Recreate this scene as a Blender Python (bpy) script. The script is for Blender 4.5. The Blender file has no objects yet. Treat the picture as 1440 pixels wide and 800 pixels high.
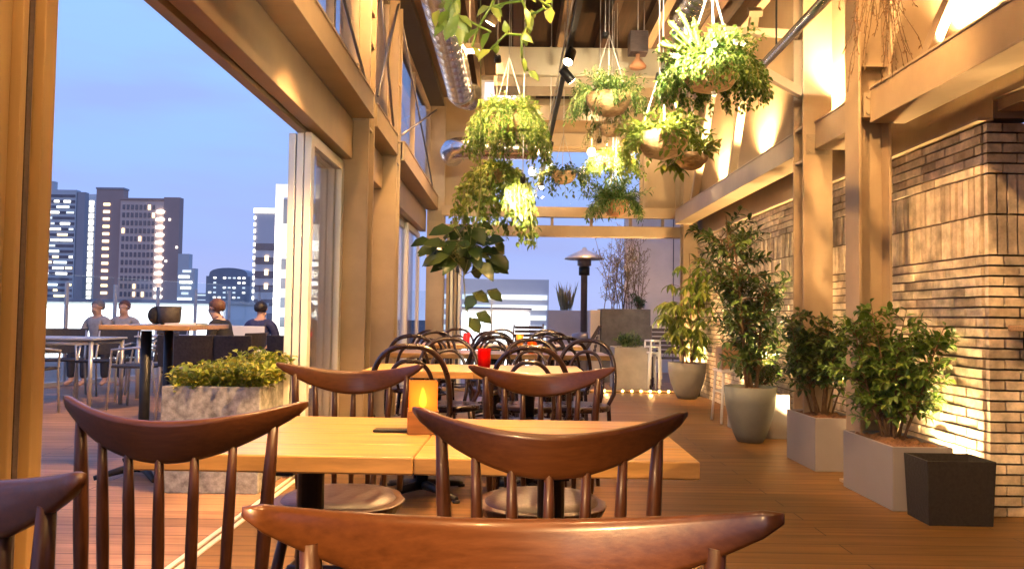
import bpy, bmesh, math, random
import numpy as np
from mathutils import Vector, Matrix
R = math.radians
scn = bpy.context.scene
COL = scn.collection
rng = random.Random(7)

# ------------------------------------------------------------------ camera
FPX = 1100.0
CAMZ = 1.02
pitch, roll = R(2.34), R(0.8)
f = Vector((0, math.cos(pitch), math.sin(pitch)))
r0 = Vector((1, 0, 0)); u0 = Vector((0, -math.sin(pitch), math.cos(pitch)))
rr = r0*math.cos(roll) + u0*math.sin(roll)
uu = u0*math.cos(roll) - r0*math.sin(roll)
cam = bpy.data.cameras.new('camera'); camo = bpy.data.objects.new('camera', cam); COL.objects.link(camo)
M = Matrix((rr, uu, -f)).transposed().to_4x4(); M.translation = Vector((0, 0, CAMZ))
camo.matrix_world = M
cam.sensor_width = 36; cam.lens = 36*FPX/1440; cam.clip_start = 0.05; cam.clip_end = 6000
scn.camera = camo

def W(px, py, Y=None, Z=None, X=None):
    d = f*FPX + rr*(px-720) + uu*(400-py)
    if Y is not None: t = Y/d.y
    elif Z is not None: t = (Z-CAMZ)/d.z
    else: t = X/d.x
    return Vector((0, 0, CAMZ)) + d*t

# ------------------------------------------------------------------ materials
MATS = {}
def nmat(name):
    m = bpy.data.materials.new(name); m.use_nodes = True
    MATS[name] = m
    nt = m.node_tree
    return m, nt, nt.nodes['Principled BSDF']
def pm(name, col, rough=.5, metal=0, var=.18, scale=6, stretch=(1, 1, 1), bump=0.0, coat=0, detail=5, col2=None, spec=None):
    m, nt, b = nmat(name); N = nt.nodes; L = nt.links
    tc = N.new('ShaderNodeTexCoord'); mp = N.new('ShaderNodeMapping'); mp.inputs['Scale'].default_value = stretch
    L.new(tc.outputs['Object'], mp.inputs['Vector'])
    no = N.new('ShaderNodeTexNoise'); no.inputs['Scale'].default_value = scale; no.inputs['Detail'].default_value = detail
    no.inputs['Roughness'].default_value = .62
    L.new(mp.outputs['Vector'], no.inputs['Vector'])
    rp = N.new('ShaderNodeValToRGB')
    rp.color_ramp.elements[0].position = .3; rp.color_ramp.elements[1].position = .72
    c2 = col2 or tuple(min(1, c*(1+var)) for c in col)
    c1 = tuple(c*(1-var) for c in col)
    rp.color_ramp.elements[0].color = (*c1, 1); rp.color_ramp.elements[1].color = (*c2, 1)
    L.new(no.outputs['Fac'], rp.inputs['Fac']); L.new(rp.outputs['Color'], b.inputs['Base Color'])
    b.inputs['Metallic'].default_value = metal
    mr = N.new('ShaderNodeMapRange'); mr.inputs['To Min'].default_value = max(.02, rough-.1); mr.inputs['To Max'].default_value = min(1, rough+.1)
    L.new(no.outputs['Fac'], mr.inputs['Value']); L.new(mr.outputs['Result'], b.inputs['Roughness'])
    if coat: b.inputs['Coat Weight'].default_value = coat; b.inputs['Coat Roughness'].default_value = .12
    if spec is not None: b.inputs['Specular IOR Level'].default_value = spec
    if bump:
        bp = N.new('ShaderNodeBump'); bp.inputs['Strength'].default_value = bump; bp.inputs['Distance'].default_value = .01
        L.new(no.outputs['Fac'], bp.inputs['Height']); L.new(bp.outputs['Normal'], b.inputs['Normal'])
    return m
def em(name, col, s):
    m, nt, b = nmat(name)
    b.inputs['Base Color'].default_value = (.6, .6, .6, 1)
    b.inputs['Emission Color'].default_value = (*col, 1); b.inputs['Emission Strength'].default_value = s
    return m
def leafmat(name, c1, c2, c3, trans=.35, rough=.42):
    m, nt, b = nmat(name); N = nt.nodes; L = nt.links
    g = N.new('ShaderNodeNewGeometry'); rp = N.new('ShaderNodeValToRGB')
    e = rp.color_ramp.elements
    e[0].color = (*c1, 1); e[1].color = (*c3, 1); x = e.new(.55); x.color = (*c2, 1)
    L.new(g.outputs['Random Per Island'], rp.inputs['Fac'])
    L.new(rp.outputs['Color'], b.inputs['Base Color']); b.inputs['Roughness'].default_value = rough
    t = N.new('ShaderNodeBsdfTranslucent'); L.new(rp.outputs['Color'], t.inputs['Color'])
    mx = N.new('ShaderNodeMixShader'); mx.inputs[0].default_value = trans
    L.new(b.outputs[0], mx.inputs[1]); L.new(t.outputs[0], mx.inputs[2])
    L.new(mx.outputs[0], N['Material Output'].inputs['Surface'])
    return m
def glassmat(name, tint=(1, 1, 1), refl=1.0):
    m, nt, b = nmat(name); N = nt.nodes; L = nt.links
    N.remove(b)
    t = N.new('ShaderNodeBsdfTransparent'); t.inputs[0].default_value = (*tint, 1)
    gl = N.new('ShaderNodeBsdfGlossy'); gl.inputs['Roughness'].default_value = .02
    fr = N.new('ShaderNodeLayerWeight'); fr.inputs['Blend'].default_value = .5
    pw = N.new('ShaderNodeMath'); pw.operation = 'POWER'; pw.inputs[1].default_value = 4.5; L.new(fr.outputs['Facing'], pw.inputs[0])
    mu = N.new('ShaderNodeMath'); mu.operation = 'MULTIPLY_ADD'; mu.inputs[1].default_value = .8*refl; mu.inputs[2].default_value = .035*refl
    L.new(pw.outputs[0], mu.inputs[0])
    mx = N.new('ShaderNodeMixShader'); L.new(mu.outputs[0], mx.inputs[0]); L.new(t.outputs[0], mx.inputs[1]); L.new(gl.outputs[0], mx.inputs[2])
    L.new(mx.outputs[0], N['Material Output'].inputs['Surface'])
    return m

def plankmat(name, c1, c2, width, length, along='X', rough=.45, gap=(.035, .017, .008), grain=.26, bump=.25):
    """floor boards: brick texture with long bricks plus stretched grain"""
    m, nt, b = nmat(name); N = nt.nodes; L = nt.links; b.inputs['Specular IOR Level'].default_value = .28
    tc = N.new('ShaderNodeTexCoord'); mp = N.new('ShaderNodeMapping')
    if along == 'Y': mp.inputs['Rotation'].default_value = (0, 0, R(90))
    L.new(tc.outputs['Object'], mp.inputs['Vector'])
    br = N.new('ShaderNodeTexBrick'); br.inputs['Scale'].default_value = 1.0
    br.inputs['Brick Width'].default_value = length; br.inputs['Row Height'].default_value = width
    br.inputs['Mortar Size'].default_value = .0035; br.inputs['Mortar Smooth'].default_value = .3
    br.offset = .37
    br.inputs['Color1'].default_value = (*c1, 1); br.inputs['Color2'].default_value = (*c2, 1); br.inputs['Mortar'].default_value = (*gap, 1)
    L.new(mp.outputs['Vector'], br.inputs['Vector'])
    m2 = N.new('ShaderNodeMapping'); m2.inputs['Scale'].default_value = (.8, 11, 5)
    L.new(mp.outputs['Vector'], m2.inputs['Vector'])
    no = N.new('ShaderNodeTexNoise'); no.inputs['Scale'].default_value = 2.2; no.inputs['Detail'].default_value = 7; no.inputs['Distortion'].default_value = .6
    L.new(m2.outputs['Vector'], no.inputs['Vector'])
    big = N.new('ShaderNodeTexNoise'); big.inputs['Scale'].default_value = .9; big.inputs['Detail'].default_value = 4
    L.new(mp.outputs['Vector'], big.inputs['Vector'])
    r1 = N.new('ShaderNodeMapRange'); r1.inputs['From Min'].default_value = .3; r1.inputs['From Max'].default_value = .7
    r1.inputs['To Min'].default_value = 1-grain; r1.inputs['To Max'].default_value = 1+grain
    L.new(no.outputs['Fac'], r1.inputs['Value'])
    r2 = N.new('ShaderNodeMapRange'); r2.inputs['From Min'].default_value = .3; r2.inputs['From Max'].default_value = .7
    r2.inputs['To Min'].default_value = .75; r2.inputs['To Max'].default_value = 1.2
    L.new(big.outputs['Fac'], r2.inputs['Value'])
    mu = N.new('ShaderNodeMath'); mu.operation = 'MULTIPLY'; L.new(r1.outputs[0], mu.inputs[0]); L.new(r2.outputs[0], mu.inputs[1])
    vm = N.new('ShaderNodeVectorMath'); vm.operation = 'SCALE'; L.new(br.outputs['Color'], vm.inputs[0]); L.new(mu.outputs[0], vm.inputs['Scale'])
    L.new(vm.outputs[0], b.inputs['Base Color'])
    rg = N.new('ShaderNodeMapRange'); rg.inputs['To Min'].default_value = rough-.15; rg.inputs['To Max'].default_value = rough+.2
    L.new(big.outputs['Fac'], rg.inputs['Value']); L.new(rg.outputs[0], b.inputs['Roughness'])
    bp = N.new('ShaderNodeBump'); bp.inputs['Strength'].default_value = bump; bp.inputs['Distance'].default_value = .004; bp.invert = True
    ad = N.new('ShaderNodeMath'); ad.operation = 'MULTIPLY_ADD'; ad.inputs[1].default_value = -.3
    L.new(no.outputs['Fac'], ad.inputs[0]); L.new(br.outputs['Fac'], ad.inputs[2])
    L.new(ad.outputs[0], bp.inputs['Height']); L.new(bp.outputs[0], b.inputs['Normal'])
    return m

pm('walnut', (.052, .017, .005), .4, var=.45, scale=6, stretch=(20, 20, 3), coat=.06, bump=.05, spec=.42)
pm('walnut_red', (.085, .028, .0072), .34, var=.26, scale=5, stretch=(2, 30, 30), coat=.22, bump=.03, detail=8, spec=.45)
pm('leather', (.035, .014, .012), .42, var=.2, scale=60, bump=.12)
pm('bentwood', (.026, .010, .006), .28, var=.3, scale=8, coat=.3)
pm('table_oak', (.45, .245, .075), .34, var=.42, scale=3, stretch=(1.2, 16, 8), coat=.12, bump=.05, detail=8)
pm('table_edge', (.40, .22, .09), .5, var=.35, scale=4, stretch=(2, 16, 16))
pm('black_iron', (.016, .015, .014), .45, metal=.3, var=.3, scale=20, bump=.05)
pm('beige_steel', (.36, .262, .158), .46, var=.22, scale=1.7, bump=.05, detail=8)
pm('beige_dark', (.30, .225, .14), .5, var=.15, scale=2.5, bump=.03)
pm('frame_gold', (.46, .30, .13), .34, metal=.35, var=.12, scale=2, stretch=(6, 6, .6))
pm('aluminium', (.76, .71, .60), .32, metal=.15, var=.06, scale=4)
pm('silver_leg', (.55, .53, .50), .35, metal=.6, var=.1, scale=9)
pm('plaster', (.37, .265, .155), .85, var=.14, scale=1.6, bump=.08, detail=9)
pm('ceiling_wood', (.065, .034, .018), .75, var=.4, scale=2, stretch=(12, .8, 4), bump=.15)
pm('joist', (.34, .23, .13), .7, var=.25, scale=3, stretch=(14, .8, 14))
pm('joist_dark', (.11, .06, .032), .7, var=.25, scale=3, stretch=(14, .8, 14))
pm('cream_duct', (.46, .39, .27), .6, var=.06, scale=2)
pm('galvanised', (.72, .70, .68), .22, metal=1, var=.16, scale=9, bump=.25)
pm('dark_trim', (.035, .025, .02), .55, var=.2, scale=5)
pm('brick', (.64, .545, .415), .85, var=.38, scale=9, bump=.5, detail=9)
m, nt, b = MATS['brick'], MATS['brick'].node_tree, MATS['brick'].node_tree.nodes['Principled BSDF']
g = nt.nodes.new('ShaderNodeNewGeometry'); rp = nt.nodes.new('ShaderNodeValToRGB')
rp.color_ramp.elements[0].color = (.62, .56, .50, 1); rp.color_ramp.elements[1].color = (1.15, 1.12, 1.05, 1)
x = rp.color_ramp.elements.new(.22); x.color = (.95, .9, .82, 1)
mix = nt.nodes.new('ShaderNodeMix'); mix.data_type = 'RGBA'; mix.blend_type = 'MULTIPLY'; mix.inputs[0].default_value = 1
nt.links.new(g.outputs['Random Per Island'], rp.inputs[0])
src = b.inputs['Base Color'].links[0].from_socket
st_ = nt.nodes.new('ShaderNodeTexNoise'); st_.inputs['Scale'].default_value = 1.9; st_.inputs['Detail'].default_value = 6; st_.inputs['Roughness'].default_value = .7
tcx = nt.nodes.new('ShaderNodeTexCoord'); nt.links.new(tcx.outputs['Object'], st_.inputs['Vector'])
sr = nt.nodes.new('ShaderNodeMapRange'); sr.inputs['From Min'].default_value = .38; sr.inputs['From Max'].default_value = .58; sr.inputs['To Min'].default_value = .62; sr.inputs['To Max'].default_value = 1.1
nt.links.new(st_.outputs['Fac'], sr.inputs[0]); sv = nt.nodes.new('ShaderNodeVectorMath'); sv.operation = 'SCALE'; nt.links.new(src, sv.inputs[0]); nt.links.new(sr.outputs[0], sv.inputs['Scale'])
src = sv.outputs[0]
nt.links.new(src, mix.inputs['A']); nt.links.new(rp.outputs[0], mix.inputs['B']); nt.links.new(mix.outputs['Result'], b.inputs['Base Color'])
pm('mortar', (.19, .14, .095), .95, var=.3, scale=20, bump=.3)
pm('concrete', (.25, .235, .205), .85, var=.5, scale=24, col2=(.46, .44, .385), bump=.35, detail=10)
pm('concrete_plain', (.42, .38, .33), .85, var=.16, scale=5, bump=.15, detail=9)
pm('concrete_dark', (.13, .12, .115), .85, var=.35, scale=6, bump=.25, detail=9)
pm('planter_paint', (.245, .222, .215), .6, var=.07, scale=3, bump=.05)
pm('pot_grey', (.19, .185, .165), .6, var=.12, scale=7, bump=.1)
pm('pot_dark', (.135, .145, .135), .6, var=.12, scale=7, bump=.1)
pm('felt', (.022, .018, .014), .9, var=.4, scale=60, bump=.5)
pm('soil', (.17, .075, .03), .95, var=.6, scale=45, bump=1.0)
pm('basket_tan', (.36, .22, .10), .8, var=.35, scale=26, stretch=(1, 1, 3), bump=.8)
pm('terracotta', (.42, .19, .09), .75, var=.15, scale=9)
pm('bark', (.15, .09, .045), .85, var=.4, scale=18, bump=.4)
pm('green_stem', (.20, .20, .05), .6, var=.3, scale=14)
pm('wire', (.45, .42, .36), .5, var=.05)
pm('white_cord', (.78, .75, .68), .6, var=.05)
pm('white_paint', (.74, .72, .68), .45, var=.05)
pm('wicker_black', (.038, .031, .027), .6, var=.4, scale=40, bump=.5)
pm('grey_top', (.33, .33, .34), .4, var=.12, scale=9)
pm('skin', (.56, .33, .23), .55, var=.08, scale=12)
pm('hair_brown', (.13, .055, .03), .6, var=.4, scale=40)
pm('hair_black', (.018, .014, .013), .5, var=.4, scale=40)
pm('hair_grey', (.16, .15, .15), .6, var=.3, scale=40)
pm('tee_black', (.014, .013, .014), .85, var=.3, scale=25, bump=.2)
pm('tee_navy', (.035, .04, .11), .85, var=.3, scale=25, bump=.2)
pm('tee_grey', (.36, .34, .33), .85, var=.2, scale=25, bump=.2)
pm('tee_print', (.03, .025, .025), .85, var=.9, scale=55, col2=(.5, .4, .34))
pm('trousers', (.03, .03, .04), .85, var=.3, scale=25)
pm('paper', (.75, .72, .66), .7, var=.04)
pm('candle_wax', (.8, .62, .36), .5, var=.05)
pm('wood_strip', (.33, .2, .1), .6, var=.25, scale=5, stretch=(2, 12, 12))
pm('sleeve_wood', (.24, .10, .03), .5, var=.25, scale=5, stretch=(2, 2, 14))
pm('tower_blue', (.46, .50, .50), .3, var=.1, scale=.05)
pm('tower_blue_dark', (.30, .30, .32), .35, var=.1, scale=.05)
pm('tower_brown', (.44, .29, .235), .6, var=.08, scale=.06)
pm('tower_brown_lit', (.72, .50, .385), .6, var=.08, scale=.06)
pm('tower_pale', (.66, .60, .56), .6, var=.06, scale=.06)
pm('tower_white', (.80, .77, .72), .6, var=.05, scale=.06)
pm('window_dark', (.09, .10, .13), .18, var=.3, scale=.3)
pm('city_ground', (.05, .05, .055), .9, var=.4, scale=.02)
pm('steel_grey', (.20, .18, .19), .4, metal=.6, var=.15, scale=8)
pm('heater_shade', (.58, .52, .45), .35, metal=.7, var=.1, scale=5)
pm('slat_brown', (.075, .05, .045), .6, var=.3, scale=6, stretch=(3, 12, 12))
pm('wall_mauve', (.62, .54, .48), .85, var=.12, scale=1.6, bump=.1)
pm('rubber', (.012, .012, .012), .7, var=.2)
plankmat('deck', (.20, .103, .033), (.14, .07, .022), .145, 2.4, 'X', rough=.46)
plankmat('terrace', (.38, .205, .115), (.30, .16, .085), .145, 2.4, 'X', rough=.5)
em('lamp_white', (1, .78, .48), 30)
em('lamp_warm', (1, .62, .25), 18)
em('led', (1, .55, .15), 14)
em('flame', (1, .66, .22), 11)
em('win_white', (1, .96, .84), 2.6)
em('win_cool', (.82, .95, 1), 2.2)
em('win_yellow', (1, .72, .34), 2.2)
em('win_dim', (.75, .85, .95), .8)
em('band_glow', (1, .98, .96), 2.4)
em('panel_light', (1, .93, .85), 2.2)
em('screen_blue', (.75, .72, 1), 1.0)
leafmat('leaf_shrub', (.05, .10, .016), (.09, .17, .024), (.18, .25, .04))
leafmat('leaf_dark', (.03, .06, .015), (.055, .10, .022), (.12, .17, .035), trans=.2, rough=.33)
leafmat('leaf_lime', (.09, .15, .018), (.155, .215, .028), (.26, .28, .05), trans=.45)
leafmat('leaf_fern', (.05, .10, .022), (.08, .15, .03), (.13, .20, .04))
leafmat('leaf_big', (.03, .06, .015), (.05, .09, .02), (.10, .13, .03), trans=.3, rough=.25)
leafmat('leaf_box', (.14, .20, .015), (.26, .30, .025), (.42, .34, .05), trans=.35)
leafmat('leaf_dry', (.22, .15, .07), (.27, .21, .10), (.17, .18, .06))
leafmat('leaf_fine', (.24, .12, .05), (.28, .16, .07), (.17, .15, .06))
leafmat('flower_white', (.7, .6, .5), (.75, .65, .55), (.8, .7, .6))
glassmat('glass_clear'); glassmat('glass_rail', (.93, .97, .98), 1.3)

def holder_mat(name, col):
    m, nt, b = nmat(name); N = nt.nodes; L = nt.links
    b.inputs['Base Color'].default_value = (*col, 1); b.inputs['Roughness'].default_value = .15
    t = N.new('ShaderNodeBsdfTransparent'); t.inputs[0].default_value = (*col, 1)
    l_ = N.new('ShaderNodeBsdfTranslucent'); l_.inputs[0].default_value = (*col, 1)
    m1 = N.new('ShaderNodeMixShader'); m1.inputs[0].default_value = .45; L.new(t.outputs[0], m1.inputs[1]); L.new(l_.outputs[0], m1.inputs[2])
    mx = N.new('ShaderNodeMixShader'); mx.inputs[0].default_value = .16
    L.new(m1.outputs[0], mx.inputs[1]); L.new(b.outputs[0], mx.inputs[2]); L.new(mx.outputs[0], N['Material Output'].inputs['Surface'])
holder_mat('glass_amber', (.95, .62, .22)); holder_mat('glass_red', (.55, .02, .015)); holder_mat('glass_orange', (.95, .28, .06))
holder_mat('glass_pink', (.9, .16, .22))

# ------------------------------------------------------------------ mesh builder
class MB:
    def __init__(s): s.v = []; s.f = []; s.sm = []
    def add(s, vs, fs, smooth=False):
        o = len(s.v); s.v += [tuple(p) for p in vs]
        for q in fs: s.f.append(tuple(i+o for i in q)); s.sm.append(smooth)
        return s
    def box(s, x0, x1, y0, y1, z0, z1):
        x0, x1 = min(x0, x1), max(x0, x1); y0, y1 = min(y0, y1), max(y0, y1); z0, z1 = min(z0, z1), max(z0, z1)
        return s.add([(x0, y0, z0), (x1, y0, z0), (x1, y1, z0), (x0, y1, z0), (x0, y0, z1), (x1, y0, z1), (x1, y1, z1), (x0, y1, z1)],
                     [(0, 3, 2, 1), (4, 5, 6, 7), (0, 1, 5, 4), (1, 2, 6, 5), (2, 3, 7, 6), (3, 0, 4, 7)])
    def prism(s, poly, axis, a, b):
        n = len(poly)
        def P(p, t): return (t, p[0], p[1]) if axis == 'x' else ((p[0], t, p[1]) if axis == 'y' else (p[0], p[1], t))
        vs = [P(p, a) for p in poly]+[P(p, b) for p in poly]
        fs = [tuple(range(n))[::-1], tuple(range(n, 2*n))]+[(i, (i+1) % n, n+(i+1) % n, n+i) for i in range(n)]
        return s.add(vs, fs)
    def tube(s, pts, rad, seg=8, cap=True, smooth=True, closed=False):
        pts = [Vector(p) for p in pts]; n = len(pts)
        if not hasattr(rad, '__len__'): rad = [rad]*n
        vs = []; fs = []; prev = None
        for i, p in enumerate(pts):
            if closed: t = pts[(i+1) % n]-pts[i-1]
            else: t = pts[min(i+1, n-1)]-pts[max(i-1, 0)]
            t.normalize()
            if prev is None:
                a = Vector((0, 0, 1)) if abs(t.z) < .9 else Vector((1, 0, 0)); nx = t.cross(a).normalized()
            else:
                nx = prev-t*prev.dot(t)
                nx = nx.normalized() if nx.length > 1e-6 else t.orthogonal().normalized()
            prev = nx; ny = t.cross(nx)
            for k in range(seg):
                a = 2*math.pi*k/seg; vs.append(p+(nx*math.cos(a)+ny*math.sin(a))*rad[i])
        m = n if closed else n-1
        for i in range(m):
            j = (i+1) % n
            for k in range(seg): fs.append((i*seg+k, i*seg+(k+1) % seg, j*seg+(k+1) % seg, j*seg+k))
        s.add(vs, fs, smooth)
        if cap and not closed:
            o = len(s.v)-len(vs)
            s.f.append(tuple(o+k for k in range(seg))[::-1]); s.sm.append(False)
            s.f.append(tuple(o+(n-1)*seg+k for k in range(seg))); s.sm.append(False)
        return s
    def bar(s, a, b, w, h, up=(0, 0, 1)):
        a = Vector(a); b = Vector(b); t = (b-a).normalized(); up = Vector(up)
        if abs(t.dot(up)) > .95: up = Vector((0, 1, 0))
        sx = t.cross(up).normalized()*w/2; sz = sx.cross(t).normalized()*h/2
        vs = [p+i*sx+j*sz for p in (a, b) for i, j in ((-1, -1), (1, -1), (1, 1), (-1, 1))]
        return s.add(vs, [(0, 1, 2, 3), (7, 6, 5, 4), (0, 4, 5, 1), (1, 5, 6, 2), (2, 6, 7, 3), (3, 7, 4, 0)])
    def lathe(s, prof, seg=28, c=(0, 0, 0), smooth=True):
        vs = []; fs = []
        for r_, z in prof:
            for k in range(seg):
                a = 2*math.pi*k/seg; vs.append((c[0]+r_*math.cos(a), c[1]+r_*math.sin(a), c[2]+z))
        for i in range(len(prof)-1):
            for k in range(seg): fs.append((i*seg+k, i*seg+(k+1) % seg, (i+1)*seg+(k+1) % seg, (i+1)*seg+k))
        fs.append(tuple(range(seg))[::-1]); fs.append(tuple((len(prof)-1)*seg+k for k in range(seg)))
        return s.add(vs, fs, smooth)
    def ball(s, c, rx, ry, rz, seg=14, rings=9):
        vs = []; fs = []
        for i in range(rings+1):
            th = math.pi*i/rings
            for k in range(seg):
                a = 2*math.pi*k/seg; vs.append((c[0]+rx*math.sin(th)*math.cos(a), c[1]+ry*math.sin(th)*math.sin(a), c[2]+rz*math.cos(th)))
        for i in range(rings):
            for k in range(seg): fs.append((i*seg+k, (i+1)*seg+k, (i+1)*seg+(k+1) % seg, i*seg+(k+1) % seg))
        return s.add(vs, fs, True)
    def leaf(s, p, d, n, L, w, fold=.25, curl=.15):
        d = d.normalized(); sd = d.cross(n)
        if sd.length < 1e-4: sd = d.orthogonal()
        sd.normalize(); n = sd.cross(d)
        a = p+d*L*.4-n*L*curl*.25; b = p+d*L*.75-n*L*curl*.7; t = p+d*L*1.0-n*L*curl*1.5
        up = n*w*fold
        vs = [p, a, b, t, a+sd*w*.5+up, b+sd*w*.36+up*.7, a-sd*w*.5+up, b-sd*w*.36+up*.7]
        return s.add(vs, [(0, 4, 1), (1, 4, 5, 2), (2, 5, 3), (0, 1, 6), (1, 2, 7, 6), (2, 3, 7)], True)
    def build(s, name, mat, parent=None, bevel=0, loc=None):
        me = bpy.data.meshes.new(name); me.from_pydata(s.v, [], s.f); me.update()
        me.polygons.foreach_set('use_smooth', s.sm)
        me.materials.append(MATS[mat])
        o = bpy.data.objects.new(name, me); COL.objects.link(o)
        if parent: o.parent = parent
        if loc: o.location = loc
        if bevel:
            b = o.modifiers.new('bevel', 'BEVEL'); b.width = bevel; b.segments = 2; b.limit_method = 'ANGLE'; b.angle_limit = R(40)
        return o

def tag(o, label, cat, group=None):
    o['label'] = label; o['category'] = cat
    if group: o['group'] = group
    return o
def thing(name, label, cat, loc=(0, 0, 0), rz=0, group=None):
    o = bpy.data.objects.new(name, None); COL.objects.link(o); o.empty_display_size = .1
    o.location = loc; o.rotation_euler = (0, 0, rz)
    return tag(o, label, cat, group)
def struct(o): o['kind'] = 'structure'; return o
def copy_tree(o, parent=None):
    c = o.copy(); COL.objects.link(c); c.parent = parent
    for ch in list(o.children): copy_tree(ch, c)
    return c
def place(proto, used, loc, rz, label):
    o = proto if not used else copy_tree(proto)
    o.location = loc; o.rotation_euler = (0, 0, rz); o['label'] = label
    return o

def spot(loc, target, power, angle=60, blend=.5, col=(1, .555, .215), size=.03):
    l = bpy.data.lights.new('spot', 'SPOT'); l.energy = power*1.5; l.color = col; l.spot_size = R(angle); l.spot_blend = blend; l.shadow_soft_size = size
    o = bpy.data.objects.new('spot_lamp', l); COL.objects.link(o); o.location = loc
    o.rotation_euler = (Vector(target)-Vector(loc)).to_track_quat('-Z', 'Y').to_euler()
    return o
def point(loc, power, col=(1, .62, .28), size=.03):
    l = bpy.data.lights.new('point', 'POINT'); l.energy = power; l.color = col; l.shadow_soft_size = size
    o = bpy.data.objects.new('point_lamp', l); COL.objects.link(o); o.location = loc
    return o

# ================================================================== WORLD
w = bpy.data.worlds.new('World'); scn.world = w; w.use_nodes = True
nt = w.node_tree; N = nt.nodes; L = nt.links; bg = N['Background']
sky = N.new('ShaderNodeTexSky'); sky.sky_type = 'NISHITA'; sky.sun_disc = False
sky.sun_elevation = R(2); sky.sun_rotation = R(200); sky.altitude = 50
tc = N.new('ShaderNodeTexCoord'); sp = N.new('ShaderNodeSeparateXYZ'); L.new(tc.outputs['Generated'], sp.inputs[0])
ramp = N.new('ShaderNodeValToRGB'); L.new(sp.outputs['Z'], ramp.inputs[0])
e = ramp.color_ramp.elements
e[0].position = 0.0; e[0].color = (.33, .40, .70, 1); e[1].position = 1.0; e[1].color = (.10, .19, .55, 1)
for p_, c_ in ((.08, (.245, .335, .70, 1)), (.19, (.235, .39, .86, 1)), (.34, (.245, .43, .97, 1)), (.6, (.16, .30, .80, 1))):
    q = e.new(p_); q.color = c_
mp = N.new('ShaderNodeMapping'); mp.inputs['Scale'].default_value = (1.5, 1.5, 7); L.new(tc.outputs['Generated'], mp.inputs[0])
cn = N.new('ShaderNodeTexNoise'); cn.inputs['Scale'].default_value = 2.2; cn.inputs['Detail'].default_value = 5; L.new(mp.outputs[0], cn.inputs['Vector'])
cr = N.new('ShaderNodeMapRange'); cr.inputs['From Min'].default_value = .42; cr.inputs['From Max'].default_value = .68; cr.inputs['To Max'].default_value = .5
L.new(cn.outputs['Fac'], cr.inputs[0])
cm = N.new('ShaderNodeMix'); cm.data_type = 'RGBA'; L.new(cr.outputs[0], cm.inputs[0]); L.new(ramp.outputs[0], cm.inputs['A']); cm.inputs['B'].default_value = (.25, .28, .58, 1)
sm_ = N.new('ShaderNodeMix'); sm_.data_type = 'RGBA'; sm_.blend_type = 'ADD'; sm_.inputs[0].default_value = .02
L.new(cm.outputs['Result'], sm_.inputs['A']); L.new(sky.outputs[0], sm_.inputs['B'])
L.new(sm_.outputs['Result'], bg.inputs[0]); bg.inputs[1].default_value = 1.02
sl = bpy.data.lights.new('sun', 'SUN'); sl.energy = .06; sl.angle = R(12); sl.color = (1, .8, .7)
so = bpy.data.objects.new('sun', sl); COL.objects.link(so); so.rotation_euler = (R(80), 0, R(-20))

# ================================================================== GROUND / FLOOR
mb = MB(); mb.add([(-3000, -3000, -28), (3000, -3000, -28), (3000, 4500, -28), (-3000, 4500, -28)], [(0, 1, 2, 3)])
struct(mb.build('city_ground', 'city_ground'))
struct(MB().box(-1.36, 6, -4, 10.75, -.3, 0).build('deck_floor', 'deck'))
struct(MB().box(-11, -1.375, -4, 16.4, -.3, 0).build('terrace_deck', 'terrace'))
struct(MB().box(-1.37, 7, 10.76, 16.4, -.3, -.004).build('end_terrace_deck', 'terrace'))

# door track in the floor
t = thing('door_track', 'pale metal sliding door track set into the wooden floor', 'track', (-1.33, 4, 0))
for i, dx in enumerate((-.022, .022)):
    MB().box(dx-.012, dx+.012, -7, 6.7, -.01, .006).build('rail', 'aluminium', t)

# ================================================================== LEFT FACADE
GX = -1.31
def bolt_plate(t, x, y, z, w_, h_):
    pl = MB().box(x-w_/2, x+w_/2, y-.008, y-.001, z-h_/2, z+h_/2).build('gusset_plate', 'beige_dark', t, .002)
    for i in (-1, 1):
        for j in (-1, 1): MB().tube([(x+i*w_*.33, y-.0085, z+j*h_*.33), (x+i*w_*.33, y-.018, z+j*h_*.33)], .011, 6, smooth=False).build('bolt', 'beige_dark', pl)
def hcolumn(name, label, x, y, z0, z1, w=.22, d=.22, mat='beige_steel', flange='y', collars=(), group='steel columns'):
    """H section with two flanges and a web; collar plates as parts"""
    t = thing(name, label, 'column', (x, y, z0), 0, group)
    tf = .018; m = MB(); h = z1-z0
    if flange == 'y':
        m.box(-w/2, w/2, -d/2, -d/2+tf, 0, h).box(-w/2, w/2, d/2-tf, d/2, 0, h).box(-.008, .008, -d/2+tf, d/2-tf, 0, h)
    else:
        m.box(-w/2, -w/2+tf, -d/2, d/2, 0, h).box(w/2-tf, w/2, -d/2, d/2, 0, h).box(-w/2+tf, w/2-tf, -.008, .008, 0, h)
    m.build('shaft', mat, t, .004)
    MB().box(-w/2-.03, w/2+.03, -d/2-.03, d/2+.03, 0.002, .02).build('base_plate', mat, t)
    if flange == 'y':
        for c in collars[:1]: bolt_plate(t, 0, -d/2, c-z0+.11, w*.8, .15)
    else: bolt_plate(t, -w/2+.1, -d/2-.0, 2.36-z0, w*.7, .15)
    for c in collars:
        MB().box(-w/2+.012, w/2-.012, -d/2+tf+.001, d/2-tf-.001, c-z0-.01, c-z0+.01).build('stiffener_plate', mat, t)
    return t
hcolumn('steel_column', 'beige steel column on the left beside the stacked sliding doors', -1.21, 5.95, 0, 4.1, .24, .24, collars=(2.44, 2.66, 3.1, 3.35))
hcolumn('steel_column', 'second beige steel column on the left, just behind the first', -1.19, 7.3, 0, 4.1, .22, .22, collars=(2.44, 2.66, 3.2))
hcolumn('steel_column', 'beige steel column at the far left corner by the end opening', -1.08, 11.0, 0, 4.1, .24, .24, collars=(2.3, 2.6, 3.4))

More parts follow.
